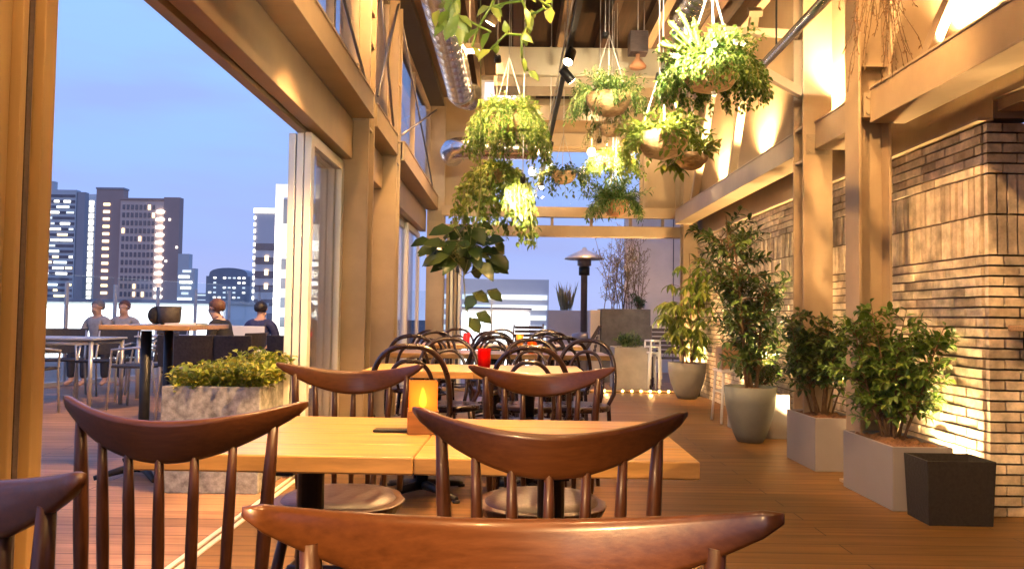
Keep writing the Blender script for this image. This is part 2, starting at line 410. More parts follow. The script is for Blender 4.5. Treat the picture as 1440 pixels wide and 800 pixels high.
# header fascia with slots
def fascia(label, y0, y1):
    t = thing('door_header', label, 'door header', (GX, y0, 2.16), 0, 'door headers')
    Lh = y1-y0
    MB().box(-.06, -.005, 0, Lh, 0, .30).build('outer_track', 'beige_dark', t, .003)
    MB().box(.008, .10, 0, Lh, .02, .315).build('fascia_board', 'beige_steel', t, .004)
    MB().box(-.005, .008, 0, Lh, .045, .25).build('slot', 'dark_trim', t)
fascia('beige sliding door header above the wide opening to the terrace', -1.5, 5.83)
fascia('short beige sliding door header between the two left columns', 6.08, 7.18)
fascia('far beige sliding door header above the bright glass doors', 7.42, 10.86)

def ibeam_y(name, label, x0, x1, y0, y1, z0, z1, mat='beige_steel', group='long steel beams', side=1):
    t = thing(name, label, 'beam', ((x0+x1)/2, y0, z0), 0, group)
    hw = (x1-x0)/2; Lh = y1-y0; h = z1-z0; tf = .016
    MB().box(-hw, hw, 0, Lh, 0, tf).build('lower_flange', mat, t, .003)
    MB().box(-hw, hw, 0, Lh, h-tf, h).build('upper_flange', mat, t, .003)
    MB().box(side*hw*.84-.01, side*hw*.84+.01, 0, Lh, tf, h-tf).build('web', mat, t)
    return t
ibeam_y('steel_beam', 'long beige steel beam above the wide left opening', -1.27, -1.05, -1.5, 5.82, 2.49, 2.68)
ibeam_y('steel_beam', 'short beige steel beam joining the two left columns', -1.27, -1.07, 6.08, 7.18, 2.49, 2.68)
ibeam_y('steel_beam', 'beige steel beam along the far left glass doors', -1.26, -1.04, 7.42, 10.86, 2.49, 2.68)
ibeam_y('roof_beam', 'dark brown roof beam along the top of the left windows', -1.30, -.98, -1.5, 10.86, 3.95, 4.18, 'dark_trim')

# clerestory windows
def window(name, label, y0, y1, z0, z1, x, mull=1, brace=True, frame='beige_steel', group='clerestory windows'):
    t = thing(name, label, 'window', (x, y0, z0), 0, group); a = y1-y0; h = z1-z0
    fr = MB(); fw = .045
    fr.box(-.03, .03, 0, fw, 0, h).box(-.03, .03, a-fw, a, 0, h).box(-.03, .03, fw, a-fw, 0, fw).box(-.03, .03, fw, a-fw, h-fw, h)
    for k in range(mull):
        yy = a*(k+1)/(mull+1); fr.box(-.028, .028, yy-fw/2, yy+fw/2, fw, h-fw)
    fr.build('frame', frame, t)
    MB().box(-.004, .004, fw, a-fw, fw, h-fw).build('pane', 'glass_clear', t)
    if brace:
        b = MB(); b.tube([(.09, .05, h-.05), (.09, a-.05, .05)], .011, 6); b.tube([(.115, .05, .05), (.115, a-.05, h-.05)], .011, 6)
        b.build('brace_rod', 'steel_grey', t)
    return t
window('clerestory_window', 'high window pane row above the wide left opening', 2.6, 5.8, 2.70, 3.93, -1.2, 3)
window('clerestory_window', 'narrow high window between the two left columns', 6.09, 7.17, 2.70, 3.93, -1.2, 0)
window('clerestory_window', 'far high window with crossed brace rods beside the end wall', 7.43, 10.85, 2.70, 3.93, -1.2, 1)

# glass sliding doors
def slide_door(label, y0, y1, x, mats=('aluminium', 'aluminium'), sw=.075, sx=.022, h=2.15, mull=0):
    t = thing('sliding_door', label, 'glass door', (x, y0, .008), 0, 'glass sliding doors'); a = y1-y0
    m = MB(); m.box(-sx, sx, 0, sw, 0, h); m.build('stile', mats[0], t, .004)
    m = MB(); m.box(-sx, sx, a-sw, a, 0, h); m.build('stile', mats[1], t, .004)
    m = MB(); m.box(-sx+.002, sx-.002, sw, a-sw, 0, .11); m.build('bottom_rail', mats[0], t)
    m = MB(); m.box(-sx+.002, sx-.002, sw, a-sw, h-.07, h); m.build('top_rail', mats[0], t)
    for k in range(mull):
        yy = a*(k+1)/(mull+1); MB().box(-sx+.004, sx-.004, yy-.025, yy+.025, .11, h-.07).build('mullion', mats[0], t)
    MB().box(-.004, .004, sw, a-sw, .11, h-.07).build('pane', 'glass_clear', t)
    return t
slide_door('outermost of the three white framed sliding doors stacked at the left opening', 4.90, 5.80, -1.40)
slide_door('middle one of the three white framed sliding doors stacked at the left opening', 4.89, 5.81, -1.345)
slide_door('innermost of the three white framed sliding doors stacked at the left opening', 4.87, 5.82, -1.29)
slide_door('glass sliding door between the two left steel columns', 6.1, 7.16, -1.31)
slide_door('glass sliding door just past the second left column', 7.43, 8.6, -1.31)
slide_door('open glass sliding door overlapping its neighbour near the far left', 8.45, 9.75, -1.355)
slide_door('farthest glass sliding door on the left before the corner', 9.6, 10.85, -1.31)
# near door stack at the left picture edge (several stiles side by side)
for k, (xx, lab) in enumerate(((-1.42, 'outer'), (-1.36, 'middle'), (-1.30, 'inner'))):
    y1 = 2.155 - k*.035
    t = thing('sliding_door', 'golden metal framed sliding door stacked at the left picture edge, %s layer' % lab, 'glass door', (xx, 1.0, .008), 0, 'near sliding doors'); a = y1-1.0
    MB().box(-.022, .022, a-.075, a, 0, 2.15).build('stile', 'frame_gold', t, .005)
    MB().box(-.008, .008, a-.001, a+.012, .0, 2.15).build('seal_strip', 'rubber' if k == 1 else 'beige_dark', t)
    MB().box(-.022, .022, 0, .075, 0, 2.15).build('stile', 'frame_gold', t, .005)
    MB().box(-.02, .02, .075, a-.075, 0, .11).build('bottom_rail', 'frame_gold', t)
    MB().box(-.02, .02, .075, a-.075, 2.08, 2.15).build('top_rail', 'frame_gold', t)
    MB().box(-.004, .004, .075, a-.075, .11, 2.08).build('pane', 'glass_clear', t)
t = thing('door_post', 'golden ribbed metal door post at the left picture edge', 'door post', (-1.255, 1.96, 0))
prof = [(-.03, -.16), (.02, -.16), (.02, -.066), (.0, -.062), (.0, -.050), (.035, -.046), (.035, -.026), (-.012, -.020), (-.012, -.004), (.012, -.002), (.012, .038), (-.008, .042), (-.008, .056), (.026, .060), (.026, .112), (-.03, .118)]
MB().prism(prof, 'z', 0, 2.16).build('post_body', 'frame_gold', t, .003)
MB().box(.0125, .016, .008, .028, 0, 2.16).build('brush_seal', 'slat_brown', t)

# ================================================================== RIGHT WALL : BRICK
BX = 2.54
def brickwall():
    t = thing('brick_wall', 'pale brick wall with vertical brick band on the right side of the room', 'wall', (BX, 4.17, 0))
    y1 = 6.6
    core = MB().box(.012, .30, .012, y1, 0, 2.098); core.build('mortar_core', 'mortar', t)
    rg = random.Random(3); m = MB(); ch = .0553; j = .0105
    def brick_side(ya, yb, za, zb):
        p = rg.uniform(.0, .013); m.box(-p, .03, ya+j/2, yb-j/2, za+j/2, zb-j/2)
    def brick_front(xa, xb, za, zb):
        p = rg.uniform(.0, .006); m.box(xa+j/2, xb-j/2, -p, .03, za+j/2, zb-j/2)
    def courses(z0, n):
        for i in range(n):
            za = z0+i*ch; zb = za+ch
            y = -0.001; off = (i % 2)*.1
            first = True
            while y < y1-.03:
                l = .2 if not first else (.1+off)
                l *= rg.choice((1, 1, 1, 1, .75, 1.15)) if not first else 1
                brick_side(max(y, .034), min(y+l, y1), za, zb); y += l; first = False
            x = .001
            first = True
            while x < 1.6:
                l = .17 if not first else .085+off*.8
                brick_front(x if x > .01 else -.004, x+l, za, zb); x += l; first = False
    def soldiers(za, zb):
        y = .0
        while y < y1-.03: brick_side(max(y, .034), y+.0553, za, zb); y += .0553
        x = -.004
        while x < 1.6: brick_front(x, x+.0553, za, zb); x += .0553
    nlow = 25
    courses(0.0, nlow); zs = nlow*ch
    soldiers(zs, zs+.22); soldiers(zs+.22, zs+.44); zt = zs+.44
    courses(zt, 5)
    print('brick top', zt+5*ch)
    m.build('bricks', 'brick', t)
    MB().box(.012, 1.6, .012, .3, 0, 2.095).build('return_core', 'mortar', t)
    return t
brickwall()
# brick pier at the far end of the wall carries on behind plants
t = thing('upper_wall', 'tan plaster wall above the brick, washed by hidden lamps', 'wall', (0, 0, 0))
MB().box(2.575, 2.80, 4.17, 10.9, 2.123, 4.3).build('plaster', 'plaster', t)
MB().box(2.575, 5.5, 2.0, 4.169, 2.22, 4.3).build('soffit_block', 'plaster', t)
MB().box(2.49, 2.575, 4.165, 10.75, 2.106, 2.122).build('trim', 'beige_steel', t)
MB().box(2.575, 5.5, 1.0, 1.999, 2.22, 4.3).build('plaster', 'plaster', t)
t = thing('alcove_soffit', 'tan soffit board above the alcove right of the brick corner', 'soffit')
MB().box(2.60, 5.5, 1.0, 4.165, 2.16, 2.218).build('board', 'plaster', t)
t = thing('alcove_wall', 'dim back wall of the alcove beyond the brick return', 'wall')
MB().box(4.15, 4.3, -3.9, 4.16, 0, 2.22).build('panel', 'plaster', t)
# lower wall past the brick
t = thing('rear_side_wall', 'tan plaster side wall beyond the brick, behind the tall plants', 'wall')
MB().box(2.56, 2.8, 10.80, 11.2, 0, 2.09).build('panel', 'plaster', t)

ibeam_y('wall_beam', 'near beige steel beam along the right wall above the brick', 2.20, 2.42, 1.0, 4.80, 2.245, 2.47, side=-1)
ibeam_y('wall_beam', 'middle beige steel beam along the right wall between the columns', 2.20, 2.42, 5.02, 5.68, 2.27, 2.48, side=-1)
ibeam_y('wall_beam', 'far beige steel beam along the right wall toward the end', 2.20, 2.42, 5.92, 10.6, 2.30, 2.50, side=-1)
hcolumn('steel_column', 'beige steel column at the near right, behind the bushiest shrub', 2.24, 4.91, 0, 4.25, .205, .2, flange='x', collars=(2.3, 2.62))
hcolumn('steel_column', 'beige steel column on the right, second from the camera', 2.23, 5.80, 0, 4.25, .215, .215, flange='y', collars=(2.2, 2.45))
hcolumn('steel_column', 'slim beige steel column at the far right corner', 2.42, 10.7, 0, 4.25, .2, .2, flange='y', collars=(2.3, 2.62))
def brace(label, a, b, w=.06):
    t = thing('brace', label, 'brace', a, 0, 'steel braces'); v = Vector(b)-Vector(a)
    MB().bar((0, 0, 0), v, w, w*1.1).build('strut', 'beige_steel', t, .004)
    MB().bar(v*.97, v, w*1.6, w*1.5).build('end_plate', 'beige_steel', t)
brace('diagonal beige brace rising from the near right wall beam', (2.36, 4.5, 2.47), (2.42, 3.6, 3.45), .06)
brace('short bright beige brace from right column towards the ceiling pipes', (2.15, 5.8, 2.72), (1.6, 5.8, 3.02), .06)
brace('horizontal beige arm from the right column at pipe height', (2.12, 5.78, 3.16), (1.55, 5.78, 3.18), .05)
brace('diagonal beige brace leaning beside the far right corner column', (2.40, 10.4, 2.5), (2.2, 8.2, 4.1), .09)
brace('steep beige brace over the far end of the right wall beam', (2.40, 8.6, 2.5), (2.3, 7.4, 4.0), .08)

t = thing('sky_blocking_wall', 'unseen tan plaster wall added behind the camera to block the sky', 'wall')  # wall added out of view to block sky light from behind
MB().box(-1.3, 6, -4.2, -4.0, 0, 4.3).build('panel', 'plaster', t)
# small socket rod hanging on right wall
t = thing('conduit', 'thin conduit ending in a small white switch box on the right wall', 'conduit', (2.56, 6.95, 2.55))
MB().tube([(0, 0, .1), (0, 0, 1.6)], .012, 6).build('pipe', 'beige_steel', t)
MB().box(-.03, .0, -.03, .03, -.05, .1).build('switch_box', 'white_paint', t, .005)
t = thing('wall_shelf', 'small wooden ledge on the brick return at the right picture edge', 'shelf', (2.63, 4.15, .98))
MB().box(0.0, .8, -.13, 0.0, 0, .03).build('board', 'wood_strip', t, .004)
MB().box(.08, .11, -.10, 0, -.09, 0).build('bracket', 'black_iron', t)

# ================================================================== CEILING
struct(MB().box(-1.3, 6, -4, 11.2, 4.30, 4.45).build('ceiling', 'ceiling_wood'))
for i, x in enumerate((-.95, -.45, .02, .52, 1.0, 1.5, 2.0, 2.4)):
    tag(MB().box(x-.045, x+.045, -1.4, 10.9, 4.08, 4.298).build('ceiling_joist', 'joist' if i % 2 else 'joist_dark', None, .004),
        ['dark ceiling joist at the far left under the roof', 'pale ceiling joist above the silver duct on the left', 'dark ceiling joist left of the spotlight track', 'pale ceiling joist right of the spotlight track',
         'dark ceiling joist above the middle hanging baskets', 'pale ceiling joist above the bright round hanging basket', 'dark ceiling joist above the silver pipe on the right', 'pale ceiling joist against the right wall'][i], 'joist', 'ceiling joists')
# cream air duct across + soffit boxes behind
t = thing('air_duct', 'long cream rectangular air duct crossing under the ceiling', 'air duct', (0, 8.0, 3.47))
p0 = W(698, 86, Y=8.0); p1 = W(926, 86, Y=8.0)
MB().box(p0.x, p1.x, -.15, .3, 0, .29).build('casing', 'cream_duct', t, .01)
MB().box(p0.x+.55, p0.x+.57, -.155, .305, -.004, .294).build('flange', 'cream_duct', t)
MB().box(p0.x-.02, p1.x+.02, -.10, .25, -.10, -.004).build('support_rail', 'beige_dark', t)
for xx in (p0.x+.15, p1.x-.15): MB().tube([(xx, .0, .29), (xx, .0, .83)], .006, 6).build('hanger', 'wire', t)
t = thing('ventilation_unit', 'beige ceiling air conditioner above the end window', 'air conditioner', (.35, 9.3, 3.5))
MB().box(-.75, 1.3, -.2, .5, 0, .36).build('casing', 'beige_dark', t, .02)
MB().box(-.70, -.30, -.21, -.2, .06, .26).build('display', 'screen_blue', t)
MB().box(-.74, -.26, -.207, -.203, .03, .29).build('display_frame', 'white_paint', t)
MB().box(-.1, 1.2, -.208, -.2, .08, .2).build('grille', 'dark_trim', t)

# ducts
def spiral(m, pts, r, seg=18):
    m.tube(pts, r, seg)
def ribbed(a, b, r, step=.11):
    a = Vector(a); b = Vector(b); n = max(2, int((b-a).length/step)); pts = []; rad = []
    for i in range(n+1):
        p = a+(b-a)*i/n
        pts += [p-(b-a).normalized()*.012, p, p+(b-a).normalized()*.012]; rad += [r, r*1.022, r]
    return pts, rad
t = thing('spiral_duct', 'shiny silver spiral air duct running along the left under the ceiling', 'air duct', (-.51, 1.5, 3.12))
pts, rad = ribbed((0, 0, 0), (0, 5.75, 0), .12, .17); MB().tube(pts, rad, 20).build('duct_pipe', 'galvanised', t)
MB().tube([(0, 5.76, 0), (.02, 5.86, 0.0), (.10, 5.95, 0)], [.132, .132, .128], 20).build('end_collar', 'galvanised', t)
for yy in (1.5, 3.6, 5.3): MB().tube([(0, yy, .13), (0, yy, 1.17)], .006, 6).build('hanger', 'wire', t)
t = thing('elbow_duct', 'silver duct elbow at the far left above the end window', 'air duct', (-.78, 9.4, 3.05))
arc = [(-.0, .5, 0), (.0, .25, 0), (.03, .12, 0), (.10, .03, 0), (.22, 0, 0), (.4, 0, 0)]
MB().tube(arc, .135, 18).build('elbow', 'galvanised', t)
pts, rad = ribbed((.41, 0, 0), (1.05, 0, 0), .13); MB().tube(pts, rad, 18).build('duct_pipe', 'galvanised', t)
t = thing('spiral_duct', 'silver spiral air duct near the ceiling above the right columns', 'air duct', (1.42, 1.2, 3.52))
pts, rad = ribbed((0, 0, 0), (0, 5.2, 0), .14); MB().tube(pts, rad, 20).build('duct_pipe', 'galvanised', t)
MB().tube([(0, 5.2, .02), (0, 5.2, -.25)], .12, 16).build('outlet', 'galvanised', t)
t = thing('steel_pipe', 'thin shiny steel pipe slanting along the right below the ceiling', 'pipe')
a = W(1062, 103, Y=5.2); c = W(1168, -8, Y=3.75)
t.location = a; MB().tube([(0, 0, 0), c-a, (c-a)*1.6], .028, 12).build('pipe', 'galvanised', t)
MB().tube([(c-a)*.35+Vector((0, 0, .03)), (c-a)*.35+Vector((0, 0, .9))], .006, 6).build('hanger', 'black_iron', t)

# ================================================================== END WALL
EY = 11.0
def ew(px, py): p = W(px, py, Y=EY); return p.x, p.z
t = thing('end_wall', 'beige panelled end wall around the upper window and open doorway', 'wall', (0, EY, 0))
x0, zt = ew(690, 207); x1, zb = ew(905, 297); xl = -1.2; xr = 2.56
MB().box(xl, x0, .0, .12, zb, 4.3).build('wall_panel', 'plaster', t)
MB().box(x1, xr, .0, .12, zb, 4.3).build('wall_panel', 'plaster', t)
MB().box(x0, x1, .0, .12, zt, 4.3).build('wall_panel', 'plaster', t)
MB().box(xl, xr, -.06, -.002, zt+.02, zt+.20).build('cornice', 'beige_dark', t, .004)
for xx in (xl+.12, x0-.03, x1+.0, x1+.45): MB().box(xx, xx+.05, -.03, -.002, zb, zt).build('batten', 'beige_steel', t)
wn = thing('end_window', 'upper end window showing blue evening sky', 'window', (0, EY+.05, zb))
fr = MB(); fr.box(x0, x1, 0, .04, 0, .04).box(x0, x1, 0, .04, zt-zb-.04, zt-zb).box(x0, x0+.05, 0, .04, .04, zt-zb-.04).box(x1-.05, x1, 0, .04, .04, zt-zb-.04)
fr.build('frame', 'beige_steel', wn); MB().box(x0+.05, x1-.05, .015, .023, .04, zt-zb-.04).build('pane', 'glass_clear', wn)
z1 = ew(800, 293)[1]; z2 = ew(800, 307)[1]; z3 = ew(800, 319)[1]; z4 = ew(800, 334)[1]
t = thing('cross_beam', 'double beige steel beam crossing above the open end doorway', 'beam', (0, EY-.05, 0))
MB().box(-1.0, 2.36, -.08, .04, z2, z1).build('upper_bar', 'beige_steel', t, .006)
MB().box(-1.0, 2.36, -.10, .06, z4, z3).build('lower_bar', 'beige_steel', t, .006)
for xx in (-.55, .0, .55, 1.1, 1.65, 2.1): MB().box(xx-.02, xx+.02, -.03, .01, z3, z2).build('spacer', 'beige_steel', t)
t = thing('folded_door', 'folded glass door panels with beige stiles at the far left of the end doorway', 'glass door', (-.93, EY+.06, 0))
for k in range(4):
    MB().box(k*.055, k*.055+.04, -.02, .35, 0, 2.14).build('stile', 'aluminium' if k % 2 else 'beige_steel', t, .004)
t = thing('threshold_step', 'low wooden threshold with beige edge at the end doorway', 'threshold', (0, 10.72, 0))
MB().box(-1.0, 2.5, 0, .14, .0, .035).build('board', 'wood_strip', t, .004)
# LED string
t = thing('led_string', 'row of small warm floor lights along the end threshold', 'string lights', (0, 10.70, 0))
MB().tube([(-.2, 0, .014), (2.25, 0, .014)], .005, 5).build('cord', 'black_iron', t)
for k in range(19):
    xx = -.1+k*.125
    MB().ball((xx, -.012, .03), .018, .018, .018, 8, 5).build('bulb', 'led', t)
for xx in (.6, 1.3, 1.9): point((xx, 10.62, .05), 2.5, (1, .55, .18), .02)

# ================================================================== TABLES
def make_table():
    t = thing('cafe_table', '', 'table', group='wooden cafe tables')
    m = MB(); n = 4; wd = .60/n
    for k in range(n): m.box(-.3018, .3018, -.318+k*.159, -.318+k*.159+.1588, .682, .72)
    m.build('tabletop', 'table_oak', t, .004)
    MB().box(-.26, .26, -.03, .03, .664, .6815).box(-.03, .03, -.26, .26, .664, .6815).build('underframe', 'black_iron', t)
    MB().lathe([(.034, .03), (.034, .655), (.06, .656), (.06, .664)], 16).build('column', 'black_iron', t)
    b = MB()
    for k in range(4):
        a = k*math.pi/2+math.pi/4; d = Vector((math.cos(a), math.sin(a), 0))
        b.tube([d*.0+Vector((0, 0, .055)), d*.12+Vector((0, 0, .045)), d*.3+Vector((0, 0, .018))], [.03, .024, .016], 8)
        b.lathe([(.022, 0), (.022, .014)], 10, (d*.3))
    b.build('foot', 'black_iron', t)
    return t
tb = make_table(); used = False
TABLES = [((-.50, 1.99), 'front left cafe table, its top half hidden behind the horn-backed chair'), ((.1049, 1.9794), 'front cafe table on the right, with the amber candle at its left seam'),
          ((-.50, 4.53), 'second-row cafe table on the left, nearest the steel column'), ((.105, 4.53), 'second-row cafe table on the right, beside the red candle'),
          ((-.72, 6.53), 'third-row cafe table nearest the glass doors'), ((-.115, 6.53), 'middle cafe table of the third row'), ((.49, 6.53), 'third-row cafe table reaching furthest right'),
          ((-.78, 8.33), 'back-row cafe table nearest the glass doors'), ((-.175, 8.33), 'middle cafe table of the back row'), ((.43, 8.33), 'back-row cafe table on the right')]
for (x, y), lab in TABLES: place(tb, used, (x, y, 0), 0 if y > 3 else R(-1.0), lab); used = True

# ================================================================== HORN CHAIRS
def horn_chair():
    t = thing('spindle_chair', '', 'chair', group='horn-backed spindle chairs')
    n = 33; m = MB(); vs = []; fs = []; seg = 12
    def rail(tt):
        a = abs(tt); x = .252*tt; y = -.200+.088*a**1.9
        top = .818+.036*a**1.9; h = .064*(1-a**2)+.018
        th = .021*(1-.2*a**2)
        lean = -.10
        return x, y, top, h, th
    for i in range(n):
        tt = -1+2*i/(n-1); x, y, top, h, th = rail(tt)
        sc = 1 if 0 < i < n-1 else .55
        # tangent in plan
        nx, ny = -2*1.9*.088*tt/.252*.5, 1; l = math.hypot(nx, ny); nx /= l; ny /= l
        for k in range(seg):
            a = 2*math.pi*k/seg; ca, sa = math.cos(a), math.sin(a)
            u = math.copysign(abs(ca)**.4, ca)*th/2*sc; v = math.copysign(abs(sa)**.5, sa)*h/2*sc
            zc = top-h/2
            vs.append((x+nx*u, y+ny*u-.18*v, zc+v))
    for i in range(n-1):
        for k in range(seg): fs.append((i*seg+k, (i+1)*seg+k, (i+1)*seg+(k+1) % seg, i*seg+(k+1) % seg))
    fs.append(tuple(range(seg))); fs.append(tuple((n-1)*seg+k for k in range(seg))[::-1])
    m.add(vs, fs, True); m.build('top_rail', 'walnut_red', t)
    for k in range(7):
        tt = -.78+1.56*k/6; x, y, top, h, th = rail(tt)
        b = Vector((.175*tt/.78, -.150-.035*(1-(tt/.78)**2), .41)); e_ = Vector((x, y+.004, top-h+.012)); mid = b.lerp(e_, .5)
        big = 1.25 if k in (0, 6) else 1
        MB().tube([b, b.lerp(e_, .25), mid, b.lerp(e_, .75), e_], [.0085*big, .0105*big, .0115*big, .0105*big, .008*big], 8).build('spindle', 'walnut', t)
    s_ = MB(); prof = []
    segs = 36; top = []; bot = []
    for k in range(segs):
        a = 2*math.pi*k/segs; ca, sa = math.cos(a), math.sin(a)
        x = .215*math.copysign(abs(ca)**.75, ca); y = .205*math.copysign(abs(sa)**.8, sa)
        if sa < 0: x *= .93
        top.append((x, y, .418)); bot.append((x*.93, y*.93, .386))
    inn = [(x*.9, y*.9, .420) for x, y, z in top]
    vs = bot+top+inn; fs = []
    for k in range(segs):
        q = (k+1) % segs; fs.append((k, q, segs+q, segs+k)); fs.append((segs+k, segs+q, 2*segs+q, 2*segs+k))
    fs.append(tuple(range(segs))[::-1]); fs.append(tuple(range(2*segs, 3*segs)))
    s_.add(vs, fs); s_.build('seat', 'walnut', t, .006)
    pd = MB(); pin = [(x*.86, y*.86-.0, .4205) for x, y, z in top]; pm_ = [(x*.82, y*.82, .429) for x, y, z in top]; pt = [(x*.6, y*.6, .434) for x, y, z in top]
    fs = []
    for a_ in range(2):
        for k in range(segs): q = (k+1) % segs; fs.append((a_*segs+k, a_*segs+q, (a_+1)*segs+q, (a_+1)*segs+k))
    fs.append(tuple(range(2*segs, 3*segs))); pd.add(pin+pm_+pt, fs, True); pd.build('seat_pad', 'leather', t)
    feet = {}
    for sx in (-1, 1):
        for sy in (-1, 1):
            a = Vector((.135*sx, .125*sy, .39)); b = Vector((.20*sx, .195*sy, 0)); feet[sx, sy] = (a, b)
            MB().tube([a, a.lerp(b, .4), b], [.014, .018, .011], 10).build('leg', 'walnut', t)
    st = MB()
    for sx in (-1, 1):
        p = feet[sx, -1][0].lerp(feet[sx, -1][1], .55); q = feet[sx, 1][0].lerp(feet[sx, 1][1], .55); st.tube([p, p.lerp(q, .5), q], [.008, .011, .008], 8)
    p = Vector((-.168, 0, .19)); st.tube([p, Vector((.168, 0, .19))], .009, 8)
    st.build('stretcher', 'walnut', t)
    return t
hc = horn_chair(); used = False
for x, y, rz, lab in ((-.632, 1.665, -6, 'dark horn-backed chair seen from behind at the left front table'), (.076, 1.57, -2, 'dark horn-backed chair seen from behind at the right front table'),
                      (-.555, 2.60, 181, 'horn-backed chair facing us across the left front table'), (.105, 2.60, 179, 'horn-backed chair facing us across the right front table, before the bentwood chairs'),
                      (.006, .625, 180.5, 'nearest reddish horn-backed chair filling the bottom edge of the picture'), (-.70, .72, 178, 'horn-backed chair cut off at the bottom left corner')):
    q = place(hc, used, (x, y, 0), R(rz), lab); used = True
    if y < .7: q.scale = (1, 1, .988)

# ================================================================== BENTWOOD CHAIRS
def bent_chair():
    t = thing('bentwood_chair', '', 'chair', group='dark bentwood chairs')
    def hoop(w_, zt, zb, yb, lean, n=26, bulge=1.0):
        pts = []
        for i in range(n+1):
            a = math.pi*i/n; ca = math.cos(a); sa = math.sin(a)
            hgt = sa**.75 if sa > 0 else 0
            x = w_*math.copysign(abs(ca)**.8, ca)*(1+.06*sa); z = zb+(zt-zb)*hgt
            y = yb-lean*(z-zb)/(zt-zb)
            pts.append((x, y, z))
        return pts
    out = [(-.195, -.21, 0), (-.175, -.18, .25), (-.165, -.165, .45)]+[(x, y, z) for x, y, z in hoop(.20, .865, .52, -.17, .09)][::-1]+[(.165, -.165, .45), (.175, -.18, .25), (.195, -.21, 0)]
    MB().tube(out, .0145, 9).build('back_hoop', 'bentwood', t)
    MB().tube([(-.105, -.16, .44)]+hoop(.122, .79, .52, -.168, .065)[::-1]+[(.105, -.16, .44)], .0115, 8).build('inner_hoop', 'bentwood', t)
    MB().lathe([(.18, .425), (.205, .43), (.208, .455), (.198, .463), (.17, .463), (.0, .458)], 32).build('seat', 'bentwood', t)
    for sx in (-1, 1):
        MB().tube([(.14*sx, .14, .43), (.16*sx, .165, .25), (.19*sx, .20, 0)], [.015, .0145, .012], 9).build('leg', 'bentwood', t)
    ring = [(.158*math.cos(2*math.pi*k/28), .165*math.sin(2*math.pi*k/28)-.005, .235) for k in range(28)]
    MB().tube(ring, .009, 7, closed=True).build('leg_ring', 'bentwood', t)
    return t
bc = bent_chair(); used = False
BENT = [(-.515, 4.18, 2, 'bentwood chair seen from behind at the left table of the second row'), (.105, 4.18, -2, 'bentwood chair seen from behind at the right table of the second row'),
        (-.40, 5.0, 184, 'bentwood chair facing us across the second-row left table'), (.115, 5.02, 176, 'bentwood chair facing us across the second-row right table'), (.43, 5.05, 160, 'angled bentwood chair at the right end of the second row'),
        (-.13, 6.12, 3, 'bentwood chair tucked in at the middle table of the third row'), (.41, 6.12, -3, 'bentwood chair tucked in at the right table of the third row'), (-.74, 6.12, 0, 'bentwood chair tucked in at the left table of the third row'),
        (-.70, 7.05, 181, 'bentwood chair facing us across the third-row left table'), (-.16, 7.05, 178, 'bentwood chair facing us across the third-row middle table'), (.33, 7.05, 184, 'bentwood chair facing us across the third-row right table'),
        (-.20, 7.92, 0, 'bentwood chair tucked in at the middle table of the back row'), (.40, 7.92, 2, 'bentwood chair tucked in at the right table of the back row'), (-.80, 7.92, 2, 'bentwood chair tucked in at the back-row table by the glass'),
        (-.62, 8.85, 181, 'farthest bentwood chair on the left, facing us'), (-.12, 8.85, 178, 'farthest bentwood chair in the middle, facing us'), (.42, 8.85, 183, 'farthest bentwood chair on the right, facing us')]
for x, y, rz, lab in BENT: place(bc, used, (x, y, 0), R(rz), lab); used = True

# ================================================================== CANDLES
def candle(x, y, z, glass, label, sq=False, s=1.0, power=2.0):
    t = thing('candle_holder', label, 'candle', (x, y, z), R(8), 'glass candle holders')
    m = MB()
    if sq:
        a, h, th = .036*s, .13*s, .003
        m.box(-a, a, -a, -a+th, .0, h).box(-a, a, a-th, a, .0, h).box(-a, -a+th, -a+th, a-th, .0, h).box(a-th, a, -a+th, a-th, .0, h).box(-a+th, a-th, -a+th, a-th, 0, .006)
        m.build('glass', glass, t)
        MB().box(-a-.003, a+.003, -a-.003, a+.003, .0005, .058*s).build('wooden_sleeve', 'sleeve_wood', t)
    else:
        m.lathe([(.030*s, 0), (.036*s, .02), (.037*s, .10*s), (.039*s, .118*s), (.036*s, .118*s), (.034*s, .10*s), (.032*s, .02), (.0, .012)], 20); m.build('glass', glass, t)
    MB().lathe([(.022*s, .013), (.022*s, .055*s), (.0, .056*s)], 16).build('wax', 'candle_wax', t)
    MB().lathe([(.002, .062*s), (.0095*s, .074*s), (.008*s, .088*s), (.0005, .116*s)], 10).build('flame', 'flame', t)
    point((x, y, z+.09*s), power, (1, .58, .2), .012)
p = W(594, 608, Z=.72); candle(p.x, p.y, .721, 'glass_amber', 'square amber glass candle holder on the front table', True, 1.0, .16)
tag(MB().box(-.05, .05, -.02, .02, 0, .006).build('coaster', 'black_iron', None, .002, (p.x-.075, p.y+.005, .7215)), 'small dark tray beside the amber candle', 'tray')
p = W(684, 513, Z=.72); candle(p.x, 4.42, .721, 'glass_red', 'bright red glass candle holder on the second-row table', power=.05)
candle(.17, 6.40, .721, 'glass_orange', 'orange red glass candle holder on the third-row table', power=.05)
candle(.09, 8.2, .721, 'glass_amber', 'golden glass candle holder on the back-row table', power=.05)
candle(-.47, 8.25, .721, 'glass_pink', 'pinkish red glass candle holder on the back-row table by the window', power=.05)

